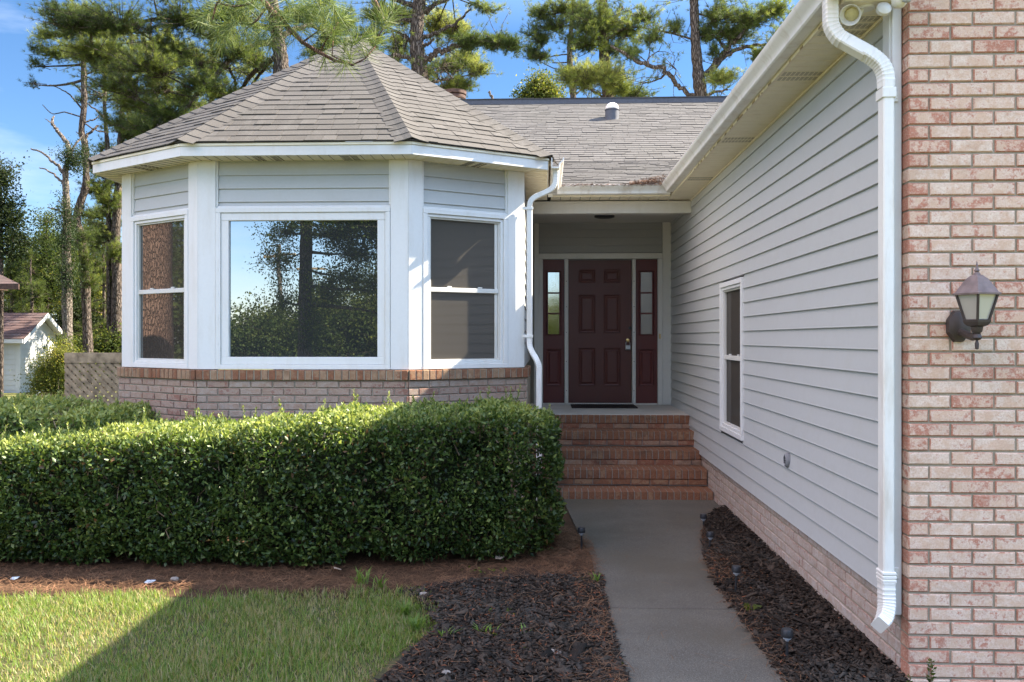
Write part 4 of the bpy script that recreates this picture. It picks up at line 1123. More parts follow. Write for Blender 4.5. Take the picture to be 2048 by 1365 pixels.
# ================================================================== PLANTS
LT = np.array([[0,0,0],[.24,.42,.05],[0,1,.02],[-.24,.42,.05],[0,.42,-.03]]); LF = np.array([[0,1,4],[1,2,4],[2,3,4],[3,0,4]])
def leaves(name, P, D, size, tn, m, parent, wide=1.0):
    """folded leaves at P pointing along D"""
    n = len(P); T = LT.copy(); T[:,0] *= wide; T = T[:, [0, 2, 1]]        # length along local z
    V, Fc = scatter(T, LF, P, basis(D), size)
    return np_mesh(name, V, Fc, m, np.repeat(np.clip(tn, 0, 1), 4), parent)
def hedge(label, cx, cy, hx, hy, top, n, shift, hgt, seed, nsprig, sz=.027, name='hedge', bright=.0, keepf=None):
    g = np.random.default_rng(seed)
    root = thing(name, (cx, cy, 0), label, 'hedge')
    def surf(n):
        ax = g.choice(3, n, p=[.15,.43,.42]); U = g.uniform(-1, 1, (n,3)); sg = np.where(g.random(n) < .5, -1, 1)
        sg = np.where((ax == 1) & (g.random(n) < .72), -1, sg); sg = np.where((ax == 2) & (g.random(n) < .93), 1, sg)
        U[np.arange(n), ax] = sg
        r = (np.abs(U)**8).sum(1)**(1/8); Pn = U/r[:,None]
        nr = np.sign(Pn)*np.abs(Pn)**7/np.array([hx, hy, .5]); nr /= np.linalg.norm(nr, axis=1, keepdims=True); return Pn, nr
    def place(Pn, nr, dep):
        h = np.array([hx, hy, .5]); X = Pn*h; X[:,0] += cx; X[:,1] += cy; X[:,2] += .5
        q = X[:, [0, 2]]*1.0; b = .028*vnoise(q, 3.1, seed)+.040*vnoise(q, 8.3, seed+3)+.018*vnoise(X[:, [0,1]], 4, seed+1)
        X = X + nr*(b-dep)[:,None]
        X[:,1] += shift(X[:,0]) - .10*np.sin(np.clip(X[:,2],0,1)*np.pi)*1.0
        X[:,2] = X[:,2]*hgt(X[:,0])*top; return X
    Pn, nr = surf(n); dep = g.exponential(.042, n)-.018*np.where(g.random(n) < .85, 1, 2.2)
    hole = vnoise(Pn[:, [0,2]]*np.array([hx*2.2, 1.0]), 3.7, seed+8)
    dep += np.where(hole > .5, g.uniform(0, .2, n), 0)
    X = place(Pn, nr, dep); k = X[:,2] > .03; X, nr, dep, Pn = X[k], nr[k], dep[k], Pn[k]
    D = nr*.30+g.normal(0, .75, X.shape)+np.array([0,0,.35])
    tn = .40+g.normal(0, .17, len(X))+.42*np.clip(nr[:,2],0,1)**2-dep*1.2+bright+.12*vnoise(X[:,[0,2]], 5, seed)  # top leaves paler: new growth, plus sunlight put into the tone
    tn = np.clip(tn, .07, 1); dead = (g.random(len(X)) < .05*np.clip(vnoise(X[:, [0,2]], 2.6, seed+12)+.3, 0, 1.5)) & (nr[:,2] < .5)
    tn = np.where(g.random(len(X)) < .05, tn+.3, tn); tn = np.where(dead, 0, tn)
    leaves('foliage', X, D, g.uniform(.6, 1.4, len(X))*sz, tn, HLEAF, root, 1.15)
    # young shoots
    Pn, nr = surf(nsprig*3); s = (nr[:,2] > .6); Pn, nr = Pn[s][:nsprig], nr[s][:nsprig]; B = place(Pn, nr, np.full(len(Pn), .01))
    LP, LD, LS, Lt = [], [], [], []; tw = MB()
    for b in B:
        L_ = max(.02, g.gamma(1.7, .03)); d = np.array([g.normal(0,.22), g.normal(0,.22), 1.]); d /= np.linalg.norm(d)
        tw.tube([b-d*.05, b+d*L_], [.0016, .0010], 4, .7)
        m_ = int(4+L_*90)
        for j in range(m_):
            f = (j+.5)/m_; a = j*2.4; LP.append(b+d*(L_*f)); LD.append(d*(.7+f)+np.array([math.cos(a), math.sin(a), .1])*.9); LS.append(sz*g.uniform(.7,1.1)*(1.15-.4*f)); Lt.append(.55+.35*f+g.normal(0,.1)+bright)
    leaves('shoots', np.array(LP), np.array(LD), np.array(LS), np.array(Lt), HLEAF, root, 1.0)
    # twigs and inner branches
    Pn, nr = surf(620); E = place(Pn, nr, g.uniform(-.03, .06, len(Pn)))
    for e, q in zip(E, nr):
        if e[2] < .05: continue
        c0 = e-q*g.uniform(.12,.3)+g.normal(0,.08,3); mid = (e+c0)/2+g.normal(0,.02,3)
        tw.tube([c0, mid, e], [.005, .0035, .0018], 5, g.random())
    for i in range(int(hx*9)):
        x = cx+g.uniform(-hx*.95, hx*.95); y = cy+g.uniform(-.35,.35)*hy
        pts = [np.array([x, y+shift(np.array([x]))[0], -.02])]
        for q in range(4): pts.append(pts[-1]+np.array([g.normal(0,.08), g.normal(0,.08), .2]))
        tw.tube(pts, [.016,.013,.010,.007,.004], 6, g.random())
    # dense inner mass
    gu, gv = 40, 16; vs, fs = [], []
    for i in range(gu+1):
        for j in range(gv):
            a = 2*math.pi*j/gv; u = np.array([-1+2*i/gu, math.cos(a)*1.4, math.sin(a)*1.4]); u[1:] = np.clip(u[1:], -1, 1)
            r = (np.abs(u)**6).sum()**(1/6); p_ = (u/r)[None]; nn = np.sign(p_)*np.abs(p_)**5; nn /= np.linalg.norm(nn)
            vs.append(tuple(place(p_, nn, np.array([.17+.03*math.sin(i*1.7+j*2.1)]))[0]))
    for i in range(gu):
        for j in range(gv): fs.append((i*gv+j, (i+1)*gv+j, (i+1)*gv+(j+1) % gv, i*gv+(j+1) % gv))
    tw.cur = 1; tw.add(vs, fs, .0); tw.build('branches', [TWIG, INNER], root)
    return root
def sstep(x, a, b): t = np.clip((x-a)/(b-a), 0, 1); return t*t*(3-2*t)
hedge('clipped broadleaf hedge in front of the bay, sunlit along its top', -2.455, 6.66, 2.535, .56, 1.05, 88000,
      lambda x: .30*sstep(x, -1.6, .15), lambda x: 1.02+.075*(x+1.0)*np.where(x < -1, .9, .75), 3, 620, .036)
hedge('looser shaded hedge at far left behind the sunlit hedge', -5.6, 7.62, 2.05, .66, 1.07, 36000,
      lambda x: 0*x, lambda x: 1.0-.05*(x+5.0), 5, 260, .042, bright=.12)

def weed(px, py, kind, label, s=1.0, m=None, n=10, z=.01, Y=None):
    b = atz(z, px, py) if Y is None else aty(Y, px, py)
    g = np.random.default_rng(int(px*7+py)); root = None
    P, D, S, T_ = [], [], [], []
    mb = MB()
    if kind == 'grass':
        for i in range(n):
            a = g.uniform(0, 6.28); L_ = s*g.uniform(.5, 1); d = np.array([math.cos(a)*g.uniform(.2,1), math.sin(a)*g.uniform(.2,1), 1.]); d /= np.linalg.norm(d)
            side = np.cross(d, [0,0,1.]); side /= np.linalg.norm(side); w = .0045
            q0 = np.array([b.x, b.y, 0])+g.normal(0, .012*s/.1, 3)*[1,1,0]; q1 = q0+d*L_*.55; q2 = q0+d*L_*.95+np.array([d[0],d[1],-.5])*L_*.3
            t = g.uniform(.45, .85)
            mb.add([q0-side*w*.7, q0+side*w*.7, q1+side*w, q1-side*w, q2], [(0,1,2,3),(3,2,4)], t)
        o = mb.build('weed', GRASS, None, (b.x, b.y, 0)); return tag(o, label, 'weed')
    for i in range(n):
        a = g.uniform(0, 6.28)
        if kind == 'rosette': P.append([b.x, b.y, .012]); D.append([math.cos(a), math.sin(a), g.uniform(.25,.9)]); S.append(s*g.uniform(.5,1))
        elif kind == 'clover': P.append([b.x+g.normal(0,s*1.6), b.y+g.normal(0,s*.8), .03+g.uniform(0,.02)]); D.append([math.cos(a), math.sin(a), g.uniform(-.1,.3)]); S.append(s*g.uniform(.35,.6))
        else: 
            f = i/n; P.append([b.x+g.normal(0,.004), b.y+g.normal(0,.004), b.z+s*f]); D.append([math.cos(a), math.sin(a), .5]); S.append(s*.22*(1.2-.5*f))
        T_.append(g.uniform(.45,.8))
    if kind == 'stem':
        root = thing('weed', (b.x, b.y, b.z), label, 'weed')
        leaves('foliage', np.array(P), np.array(D), np.array(S), np.array(T_)-.2, LEAF, root, 1.0)
        mb.tube([(b.x, b.y, b.z-.05), (b.x, b.y, b.z+s)], [.003, .0015], 5); mb.build('stem', TWIG, root); return root
    root = thing('weed', (b.x, b.y, 0), label, 'weed')
    leaves('foliage', np.array(P), np.array(D), np.array(S), np.array(T_), LEAF, root, 1.6)
    mb.tube([(b.x, b.y, -.02), (b.x, b.y, .03)], [.003, .002], 5); mb.build('stem', TWIG, root); return root
weed(720, 1166, 'grass', 'tall bright grass clump on straw before the hedge', .17, n=26)
weed(760, 1172, 'grass', 'smaller grass clump right of the tallest one', .13, n=16)
weed(835, 1255, 'grass', 'wide yellow-green grass tuft at the lawn corner by the mulch', .12, n=40)
weed(810, 1225, 'grass', 'dense bright tuft where lawn meets mulch', .12, n=40)
weed(965, 1268, 'grass', 'double grass tuft alone in the black mulch', .11, n=18)
weed(985, 1272, 'grass', 'thin grass blades right of the double tuft', .10, n=8)
weed(1048, 1270, 'grass', 'lone grass spray in the middle of the mulch', .10, n=9)
weed(890, 1275, 'grass', 'dark grass tuft spilling from lawn onto mulch', .11, n=16)
weed(1193, 1165, 'grass', 'upright grass tuft against the left edge of the walkway', .12, n=16)
weed(960, 1148, 'clover', 'creeping row of round green leaves at the top of the mulch', .05, n=16)
weed(1000, 1150, 'clover', 'end of the creeping vine with larger round leaves', .05, n=9)
weed(1160, 1162, 'rosette', 'single pale green seedling near the walkway tuft', .05, n=4)
weed(1020, 1232, 'rosette', 'small light green seedling in the middle of the mulch', .06, n=8)
weed(978, 1228, 'rosette', 'tiny seedling left of the light green one', .045, n=6)
weed(1236, 1332, 'rosette', 'tiny green sprout at the walkway edge near the bottom', .04, n=4)
weed(1055, 1300, 'rosette', 'flat green leaves beside the sunken stone', .045, n=5)
weed(1502, 1222, 'rosette', 'bright green weed with broad leaves in the right bed', .075, n=14)
weed(1862, 1375, 'stem', 'leafy green weed standing against the brick wall', .125, n=46, Y=4.0)
weed(1820, 1385, 'stem', 'shorter weed at the foot of the brick corner', .08, n=24, Y=4.0)

# ================================================================== TREES
def needle_tuft(n, w, spread=(12, 88), seg=1, g=np.random.default_rng(2), droop=0.0):
    V, Fc = [], []
    for i in range(n):
        th = rad(g.uniform(*spread)); a = g.uniform(0, 6.283); L_ = g.uniform(.75, 1.0)
        d = np.array([math.sin(th)*math.cos(a), math.sin(th)*math.sin(a), math.cos(th)]); b = np.array([0,0,g.uniform(-.25,.15)])
        sd = np.cross(d, g.normal(0,1,3)); sd /= np.linalg.norm(sd); k = len(V)
        if seg == 1: V += [b-sd*w, b+sd*w, b+d*L_]; Fc.append([k, k+1, k+2])
        else:
            m = b+d*L_*.55; e = b+d*L_+np.array([math.cos(a), math.sin(a), 0])*droop*L_*.0
            V += [b-sd*w, b+sd*w, m-sd*w*.9, m+sd*w*.9, e]; Fc += [[k,k+1,k+3],[k,k+3,k+2],[k+2,k+3,k+4]]
    return np.array(V), np.array(Fc)
TUFT = needle_tuft(22, .022)
def bez(a, b, n, sag, g):
    a, b = np.array(a), np.array(b); mid = (a+b)/2+np.array([0,0,sag])+g.normal(0, .04, 3)*np.linalg.norm(b-a)
    t = np.linspace(0, 1, n)[:,None]; return a*(1-t)**2+2*mid*t*(1-t)+b*t**2
class Tree:
    def __init__(s, name, label, depth, seed, bark=None, leafmat=None, group=None, mode='needle', lsize=.145, cat='tree'):
        s.g = np.random.default_rng(seed); s.depth = depth; s.name, s.label, s.group, s.mode, s.lsize = name, label, group, mode, lsize
        s.bark, s.leafmat = bark or BARK, leafmat or NEEDLE; s.cat = cat
        s.wood = MB(); s.trunk_mb = MB(); s.nodes = []; s.P, s.D, s.S, s.T = [], [], [], []; s.base = None
    def p(s, px, py, off=0): return np.array(aty(s.depth+off, px, py))
    def r(s, w): return w/2/F*s.depth
    def trunk(s, pts, ground=True, wig=.0, off=0):
        Q = [s.p(a, b, off) for a, b, w in pts]; W = [s.r(w) for a, b, w in pts]
        if ground and Q[0][2] > -.3: Q.insert(0, np.array([Q[0][0], Q[0][1], -.3])); W.insert(0, W[0]*1.15)
        Q = [np.array(q) for q in smooth_path(Q, 5)]; W = list(np.interp(np.linspace(0, 1, len(Q)), np.linspace(0, 1, len(W)), W))
        W = [w*(1+.06*s.g.normal()) for w in W]
        s.trunk_mb.tube(Q, W, 12)
        if s.base is None: s.base = Vector((Q[0][0], Q[0][1], 0))
        for q, w in zip(Q, W):
            if q[2] > 1.5: s.nodes.append((q, w))
        return s
    def limb(s, pts, off0=0, off1=0, bare=False):
        n = len(pts); Q = [s.p(a, b, off0+(off1-off0)*i/(n-1)) for i, (a, b, w) in enumerate(pts)]; W = [s.r(w) for a, b, w in pts]
        Q = [np.array(q) for q in smooth_path(Q, 5)]; W = list(np.interp(np.linspace(0, 1, len(Q)), np.linspace(0, 1, len(W)), W))
        for i in range(1, len(Q)-1): Q[i] = Q[i]+s.g.normal(0, W[i]*.35, 3)
        s.wood.tube(Q, W, 8)
        if not bare:
            for q, w in list(zip(Q, W))[2:]: s.nodes.append((q, w))
        return s
    def clump(s, px, py, rx, ry, n, off=0, tone=.5, attach=True, flat=True):
        C = s.p(px, py, off); k = s.depth/F; RX, RZ = rx*k, ry*k; RYD = min(RX*.9, 2.2)
        g = s.g
        if attach and s.nodes:
            ds = [np.linalg.norm((q-C)*[1,1,1.3])+(.0 if q[2] < C[2]+.5 else .8) for q, w in s.nodes]; i = int(np.argmin(ds)); q, w = s.nodes[i]
            B = bez(q, C+np.array([0,0,-RZ*.3]), 7, -.06*ds[i], g); r0 = min(w*.55, .02+.018*np.linalg.norm(C-q)); s.wood.tube(list(B), list(np.linspace(max(r0,.014), .012, 7)), 6)
            root = B[4:]
        else: root = np.array([C])
        n = int(n*(2.7 if s.mode == 'needle' else 2.8)); nb = max(3, n//6)
        for b in range(nb):
            u = g.normal(0, 1, 3); u /= np.linalg.norm(u); u *= g.uniform(.3, 1.0)**.7*g.choice([1.0, 1.0, 1.25, 1.7])
            E = C+u*np.array([RX, RYD, RZ]); st = root[g.integers(len(root))]+g.normal(0, .05, 3)
            B = bez(st, E, 6, -.05*RX, g); s.wood.tube(list(B), [.012,.010,.009,.007,.006,.004], 4, cap=False)
            d = B[-1]-B[-3]; d /= np.linalg.norm(d)+1e-9
            m = max(2, int(round(n/nb)))
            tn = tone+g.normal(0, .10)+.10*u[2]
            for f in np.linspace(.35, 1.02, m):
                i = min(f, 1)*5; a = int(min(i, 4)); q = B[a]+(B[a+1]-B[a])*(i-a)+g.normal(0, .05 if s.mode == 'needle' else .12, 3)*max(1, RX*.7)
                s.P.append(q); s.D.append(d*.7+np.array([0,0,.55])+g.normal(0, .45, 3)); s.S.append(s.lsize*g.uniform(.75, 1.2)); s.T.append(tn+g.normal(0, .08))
        return s
    def fuzz(s, n, tone=.35, rmax=.09):
        """short twigs with needle tufts along the thinner branches"""
        th = [q for q in s.nodes if q[1] < rmax]
        if not th: return s
        for i in range(n):
            q, w = th[s.g.integers(len(th))]; d = s.g.normal(0, 1, 3)+np.array([0,0,.5]); d /= np.linalg.norm(d); L_ = s.g.uniform(.2, .9); e = q+d*L_
            s.wood.tube([q, (q+e)/2+s.g.normal(0,.04,3), e], [.010,.007,.004], 4, cap=False)
            for f in (.55, .8, 1.0):
                s.P.append(q+(e-q)*f+s.g.normal(0,.04,3)); s.D.append(d+np.array([0,0,.4])+s.g.normal(0,.4,3)); s.S.append(s.lsize*s.g.uniform(.7,1.1)); s.T.append(tone+s.g.normal(0,.1))
        return s
    def finish(s):
        if s.base is None: s.base = Vector((s.P[0][0], s.P[0][1], 0))
        root = thing(s.name, s.base, s.label, s.cat, s.group)
        if s.trunk_mb.v: s.trunk_mb.build('trunk', s.bark, root, smooth=True)
        if s.wood.v: s.wood.build('branches', s.bark, root)
        if s.P:
            P, D, S, T_ = map(np.array, (s.P, s.D, s.S, s.T))
            if s.mode == 'needle': V, Fc = scatter(TUFT[0], TUFT[1], P, basis(D), S); k = 22
            else:
                m = 9; n = len(P); PP = np.repeat(P, m, 0)+s.g.normal(0, 1, (n*m, 3))*np.repeat(S, m)[:,None]*1.5
                DD = s.g.normal(0, 1, (n*m, 3))+np.array([0,0,-.2]); SS = np.repeat(S, m)*s.g.uniform(.6, 1.1, n*m); T_ = np.repeat(T_, m)+s.g.normal(0,.1,n*m)
                T0 = LT.copy()[:, [0,2,1]]; V, Fc = scatter(T0*np.array([1.3,1,1]), LF, PP, basis(DD), SS); k = 4
            np_mesh('crown', V, Fc, s.leafmat, np.repeat(np.clip(T_, 0, 1), k), root)
        return root

# big pine whose limb hangs over the bay roof; its trunk stands just left of the view
t = Tree('pine_tree', 'huge pine with long needles hanging over the point of the bay roof', 7.4, 21, BARKR, NEEDLEN, 'pines around the house')
t.base = Vector((-6.6, 8.1, 0))
t.trunk_mb.tube([(-6.6,8.1,-.3),(-6.6,8.1,.3),(-6.62,8.1,3),(-6.6,8.12,7),(-6.5,8.2,13)], [.37,.275,.255,.22,.15], 16)
NTUFT = needle_tuft(64, .0078, (18, 92), 2)
nb = t.wood
def P7(px, py, o=0): return np.array(aty(6.9+o, px, py))
nb.tube([np.array([-6.55,8.1,6.6]), np.array([-5.2,7.6,6.55]), np.array([-3.9,7.2,5.9]), P7(470,-60), P7(560,40), P7(605,85), P7(640,106), P7(670,122), P7(705,130), P7(730,118), P7(752,92)], [.10,.075,.05,.032,.022,.017,.014,.012,.009,.006,.004], 8)
nb.tube([P7(470,-60), P7(455,-20), P7(432,10), P7(425,40)], [.02,.014,.010,.006], 6); nb.tube([P7(520,-10), P7(500,8), P7(470,14), P7(440,8)], [.016,.012,.010,.006], 6)
nb.tube([P7(535,12), P7(515,40), P7(490,60)], [.012,.009,.005], 6); nb.tube([P7(560,40), P7(545,65), P7(548,85)], [.012,.008,.005], 6)
nb.tube([P7(700,128), P7(664,112), P7(667,72)], [.008,.006,.004], 6); nb.tube([P7(640,106), P7(655,75), P7(677,45)], [.008,.006,.004], 6)
nb.tube([P7(735,-30,.3), P7(760,20,.3), P7(772,50,.3), P7(748,85,.3)], [.014,.010,.008,.006], 6)
nb.tube([P7(640,-50), P7(650,-12), P7(660,4)], [.014,.010,.006], 6); nb.tube([P7(605,85), P7(640,60), P7(640,30)], [.009,.006,.004], 6)
TL = [(425,30,-.5,-1),(432,14,-1,-.2),(450,70,-.3,-1),(462,50,-.6,-.9),(490,62,-.2,-1),(480,25,-.4,-.8),(515,55,0,-1),(540,85,.2,-1),(528,70,-.3,-1),(548,60,.3,-1),(500,10,-.3,.3),(455,5,-.9,.4),
      (560,25,.5,-.6),(575,45,.3,-.9),(590,70,.4,-.9),(605,60,.8,-.2),(620,95,.6,-.7),(650,70,.7,.6),(680,42,.7,.7),(668,70,.1,1),(660,90,.3,.8),(640,60,.2,.9),(690,95,.3,.9),(706,90,.5,.9),(720,80,.7,.7),
      (753,90,.5,.9),(735,108,.3,1),(700,118,-.2,1),(770,45,.6,.9),(772,52,.3,1),(750,84,.2,.8),(660,5,.3,-1),(655,-5,.0,-1),(645,10,-.5,-.9),(650,0,.8,-.6),(560,-5,-.3,.6),(600,20,.5,.2),(620,40,.4,.5),(635,30,.0,1),(690,125,.2,-.8),(650,112,-.1,-.9),(600,10,-.2,-.9),(575,5,.5,-.9),(520,-5,-.6,-.7)]
TL = TL+[(a+t.g.normal(0,14), b+t.g.normal(0,12), c+t.g.normal(0,.5), d+t.g.normal(0,.4)) for a, b, c, d in TL if (b < 60 or a < 540) and t.g.random() < .75]
TP = np.array([P7(a, b, t.g.uniform(-.25, .25)) for a, b, c, d in TL]); TD = np.array([[c, t.g.normal(0,.4), d] for a, b, c, d in TL])
root = thing(t.name, t.base, t.label, 'tree', t.group)
t.trunk_mb.build('trunk', BARKR, root, smooth=True); t.wood.build('branches', BARKR, root, smooth=True)
V, Fc = scatter(NTUFT[0], NTUFT[1], TP, basis(TD), t.g.uniform(.19, .25, len(TP)))
np_mesh('crown', V, Fc, NEEDLEN, np.repeat(np.clip(t.g.normal(.55, .2, len(TP)*64), 0, 1), 3), root)

PG = 'pines behind the house'
# T1: dark furrowed trunk left of the bay roof point
t = Tree('pine_tree', 'spreading pine with a stout dark trunk rising left of the bay roof point', 22, 31, group=PG)
t.trunk([(566,260,34),(563,150,31),(560,105,30),(552,60,26),(545,0,24),(540,-120,18),(545,-260,8)])
t.limb([(556,88,15),(505,92,12),(450,128,10),(400,185,8),(345,240,6),(305,262,4)], 0, -1.5)
t.limb([(557,110,10),(500,155,9),(462,205,7),(420,245,4)], 0, 1.5); t.limb([(552,58,14),(470,42,11),(390,30,9),(300,42,7),(200,58,5),(120,50,3)], 0, -2)
t.limb([(560,100,8),(520,150,6),(480,200,4)], 0, 1); t.limb([(565,75,12),(610,50,9),(650,62,6),(690,60,3)], 0, 1.5); t.limb([(450,128,6),(470,160,5),(468,200,4)], 0, .5)
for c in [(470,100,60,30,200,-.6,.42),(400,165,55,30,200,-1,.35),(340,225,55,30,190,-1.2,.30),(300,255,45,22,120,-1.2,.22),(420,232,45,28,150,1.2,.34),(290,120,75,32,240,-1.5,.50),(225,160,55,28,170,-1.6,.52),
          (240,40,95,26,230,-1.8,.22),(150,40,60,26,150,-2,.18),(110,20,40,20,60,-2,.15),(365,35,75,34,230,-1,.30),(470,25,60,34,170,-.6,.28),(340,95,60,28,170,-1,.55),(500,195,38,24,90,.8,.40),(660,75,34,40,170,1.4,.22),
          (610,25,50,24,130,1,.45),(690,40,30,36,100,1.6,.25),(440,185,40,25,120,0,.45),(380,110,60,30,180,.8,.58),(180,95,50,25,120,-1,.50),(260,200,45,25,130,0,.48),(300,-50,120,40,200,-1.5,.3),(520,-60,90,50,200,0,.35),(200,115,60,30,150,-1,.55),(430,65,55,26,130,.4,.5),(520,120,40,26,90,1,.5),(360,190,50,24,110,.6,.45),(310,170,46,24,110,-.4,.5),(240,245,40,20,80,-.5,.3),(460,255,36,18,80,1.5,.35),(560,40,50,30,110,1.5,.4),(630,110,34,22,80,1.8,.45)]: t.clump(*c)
t.fuzz(160).finish()
# left leaning pine
t = Tree('pine_tree', 'thin crooked pine with bare dead side twigs, left of the bay roof', 26, 41, group=PG)
t.trunk([(176,700,19),(172,600,18),(168,520,17),(160,470,18),(153,440,16),(161,405,15),(171,375,14),(172,330,13),(169,285,13),(163,262,12),(168,215,12),(168,160,12),(166,110,9),(160,60,6),(165,10,3)])
for l in [[(166,220,4),(140,190,3),(120,178,2),(100,170,1.5)],[(165,235,3),(130,225,2.5),(105,228,2),(85,210,1.4)],[(168,190,4),(150,170,3),(135,166,1.6)],[(170,245,4),(188,240,3),(200,230,1.6)],[(170,205,3),(195,222,3),(208,235,2)],[(172,275,6),(185,262,5),(197,252,3.5)],[(170,248,3),(195,262,2.5),(212,265,1.6)],[(170,172,3),(195,185,2.4),(208,190,1.5)],[(168,278,3),(152,264,1.6)],[(168,150,4),(205,140,3),(235,150,2)]]: t.limb(l, 0, .3, bare=True)
for c in [(130,60,50,26,150,0,.55),(185,55,55,28,170,.4,.52),(105,105,42,18,100,-.3,.42),(160,105,50,22,130,0,.50),(225,105,40,22,100,.5,.48),(72,95,20,12,30,-.3,.20),(160,200,14,10,14,0,.45),(85,70,25,22,50,0,.6),(68,130,16,10,22,-.3,.15),(160,20,60,20,120,0,.55),(60,165,14,9,14,0,.15),(170,470,24,26,60,-.3,.2),(168,520,22,34,70,-.3,.28),(176,430,20,14,30,.2,.3),(180,560,20,30,50,-.3,.4)]: t.clump(*c)
t.finish()
# dead snag
t = Tree('dead_pine', 'pale broken snag with bare limbs reaching left', 25, 43, DEADWOOD, IVY, mode='leaf', lsize=.055)
t.trunk([(136,720,20),(134,600,19),(133,500,17),(134,430,15),(132,380,13),(131,352,12),(134,330,9),(142,312,8)])
for l in [[(140,312,10),(135,288,9),(122,272,8),(110,256,6),(105,245,6),(108,232,2.5)],[(106,248,3),(98,243,2),(90,238,1.2)],[(131,355,7),(118,335,6),(104,322,5),(84,306,4),(62,298,3)],[(128,342,4),(112,330,3),(103,321,2)],[(126,368,6),(108,350,4),(92,340,3),(79,336,2)],[(140,310,5),(150,290,4),(166,272,3)],[(126,410,3),(118,404,2),(117,400,1)],[(124,425,4),(108,418,3),(95,416,2)]]: t.limb(l, 0, .4, bare=True)
for c in [(140,315,16,22,60,-.3,.2),(150,325,24,14,50,-.2,.25),(133,470,14,60,120,-.25,.25),(135,550,16,50,110,-.2,.3),(165,310,14,22,45,.1,.3),(132,420,12,30,50,-.2,.35)]: t.clump(*c, attach=False)
t.finish()
# thin bare pole pine
t = Tree('pine_tree', 'very thin straight pine stem next to the crooked pine', 27, 47, group=PG)
t.trunk([(218,640,10),(216,330,9),(213,270,8),(209,215,6.5),(210,160,6),(208,110,4),(207,60,2)])
for l in [[(209,195,3),(192,190,2),(180,188,1.4)],[(211,240,3),(192,222,2)],[(212,265,3),(196,262,2)],[(210,180,2.5),(225,160,1.6)],[(210,155,2.5),(195,140,1.6)]]: t.limb(l, 0, .3, bare=True)
for c in [(205,60,40,22,90,0,.55),(225,90,26,16,60,0,.5),(190,35,34,18,70,0,.55),(212,230,10,10,12,0,.4)]: t.clump(*c)
t.finish()
# ivy-clad pine close to the bay corner
t = Tree('pine_tree', 'mottled pine half hidden behind the left corner of the bay', 27, 53, group=PG)
t.trunk([(232,700,20),(234,560,19),(231,480,18),(236,400,17),(240,330,14),(243,250,11),(246,170,8),(248,110,4)])
t.limb([(236,420,6),(205,425,4),(180,440,2)], 0, .5); t.limb([(240,330,6),(215,360,5),(190,372,3)], 0, -.5); t.limb([(244,250,5),(280,255,4),(320,250,2)], 0, .5)
for c in [(250,200,26,24,70,0,.35),(282,248,42,30,150,0,.28),(335,262,50,22,120,.5,.26),(255,265,30,22,80,0,.25),(195,375,34,20,110,-.5,.36),(218,400,28,22,100,-.3,.4),(196,430,24,14,60,.2,.25),(225,360,24,22,80,0,.3),(205,345,22,16,50,0,.3),(208,300,24,20,60,.2,.3),(228,330,22,20,60,.2,.26),(192,325,18,16,40,.2,.32),(222,445,26,26,80,.2,.28),(190,480,24,26,70,.2,.3),(228,560,24,34,90,.2,.35),(232,500,22,30,80,-.2,.45),(215,470,18,12,40,0,.3)]: t.clump(*c)
t.fuzz(150).finish()
# two farther pines filling the gaps of the wood
t = Tree('pine_tree', 'farther pine whose pale green crown fills the gap left of the ivy-clad trunk', 36, 57, group=PG)
t.trunk([(262,420,12),(262,300,11),(258,220,9),(262,120,7),(262,20,3)])
for c in [(215,130,60,34,150,0,.62),(290,90,70,36,190,.5,.62),(250,190,60,30,150,0,.55),(190,190,40,24,80,0,.5),(340,140,50,30,120,.5,.6),(270,260,50,24,100,0,.45),(235,60,60,30,130,0,.6)]: t.clump(*c)
t.fuzz(60).finish()
t = Tree('pine_tree', 'farther pine with a sunlit crown between the spreading pine and the bay roof', 38, 58, group=PG)
t.trunk([(420,420,13),(420,240,11),(425,150,9),(420,40,5)])
for c in [(390,200,60,30,140,0,.6),(460,190,50,30,120,0,.62),(430,130,70,34,180,0,.66),(500,140,46,30,120,.4,.64),(380,120,50,30,120,0,.6),(430,255,60,22,110,0,.5),(520,215,40,26,90,0,.55),(440,60,70,30,140,0,.6)]: t.clump(*c)
t.fuzz(60).finish()
# pine behind the left slope of the bay roof
t = Tree('pine_tree', 'distant pine with a reddish stem above the left slope of the bay roof', 33, 59, group=PG)
t.trunk([(312,420,14),(312,260,12),(311,200,11),(305,150,10),(300,100,7),(302,40,3)])
t.limb([(311,200,5),(290,190,4),(270,170,3)], 0, .5); t.limb([(312,190,5),(335,180,4),(350,175,3)], 0, .5)
for c in [(300,215,40,20,110,0,.45),(345,195,35,22,100,0,.5),(270,235,40,22,110,.3,.42),(320,150,45,22,120,0,.55),(355,255,40,16,90,0,.35),(260,130,40,22,110,0,.55),(390,205,35,20,90,0,.45),(290,285,60,18,120,0,.25)]: t.clump(*c)
t.finish()
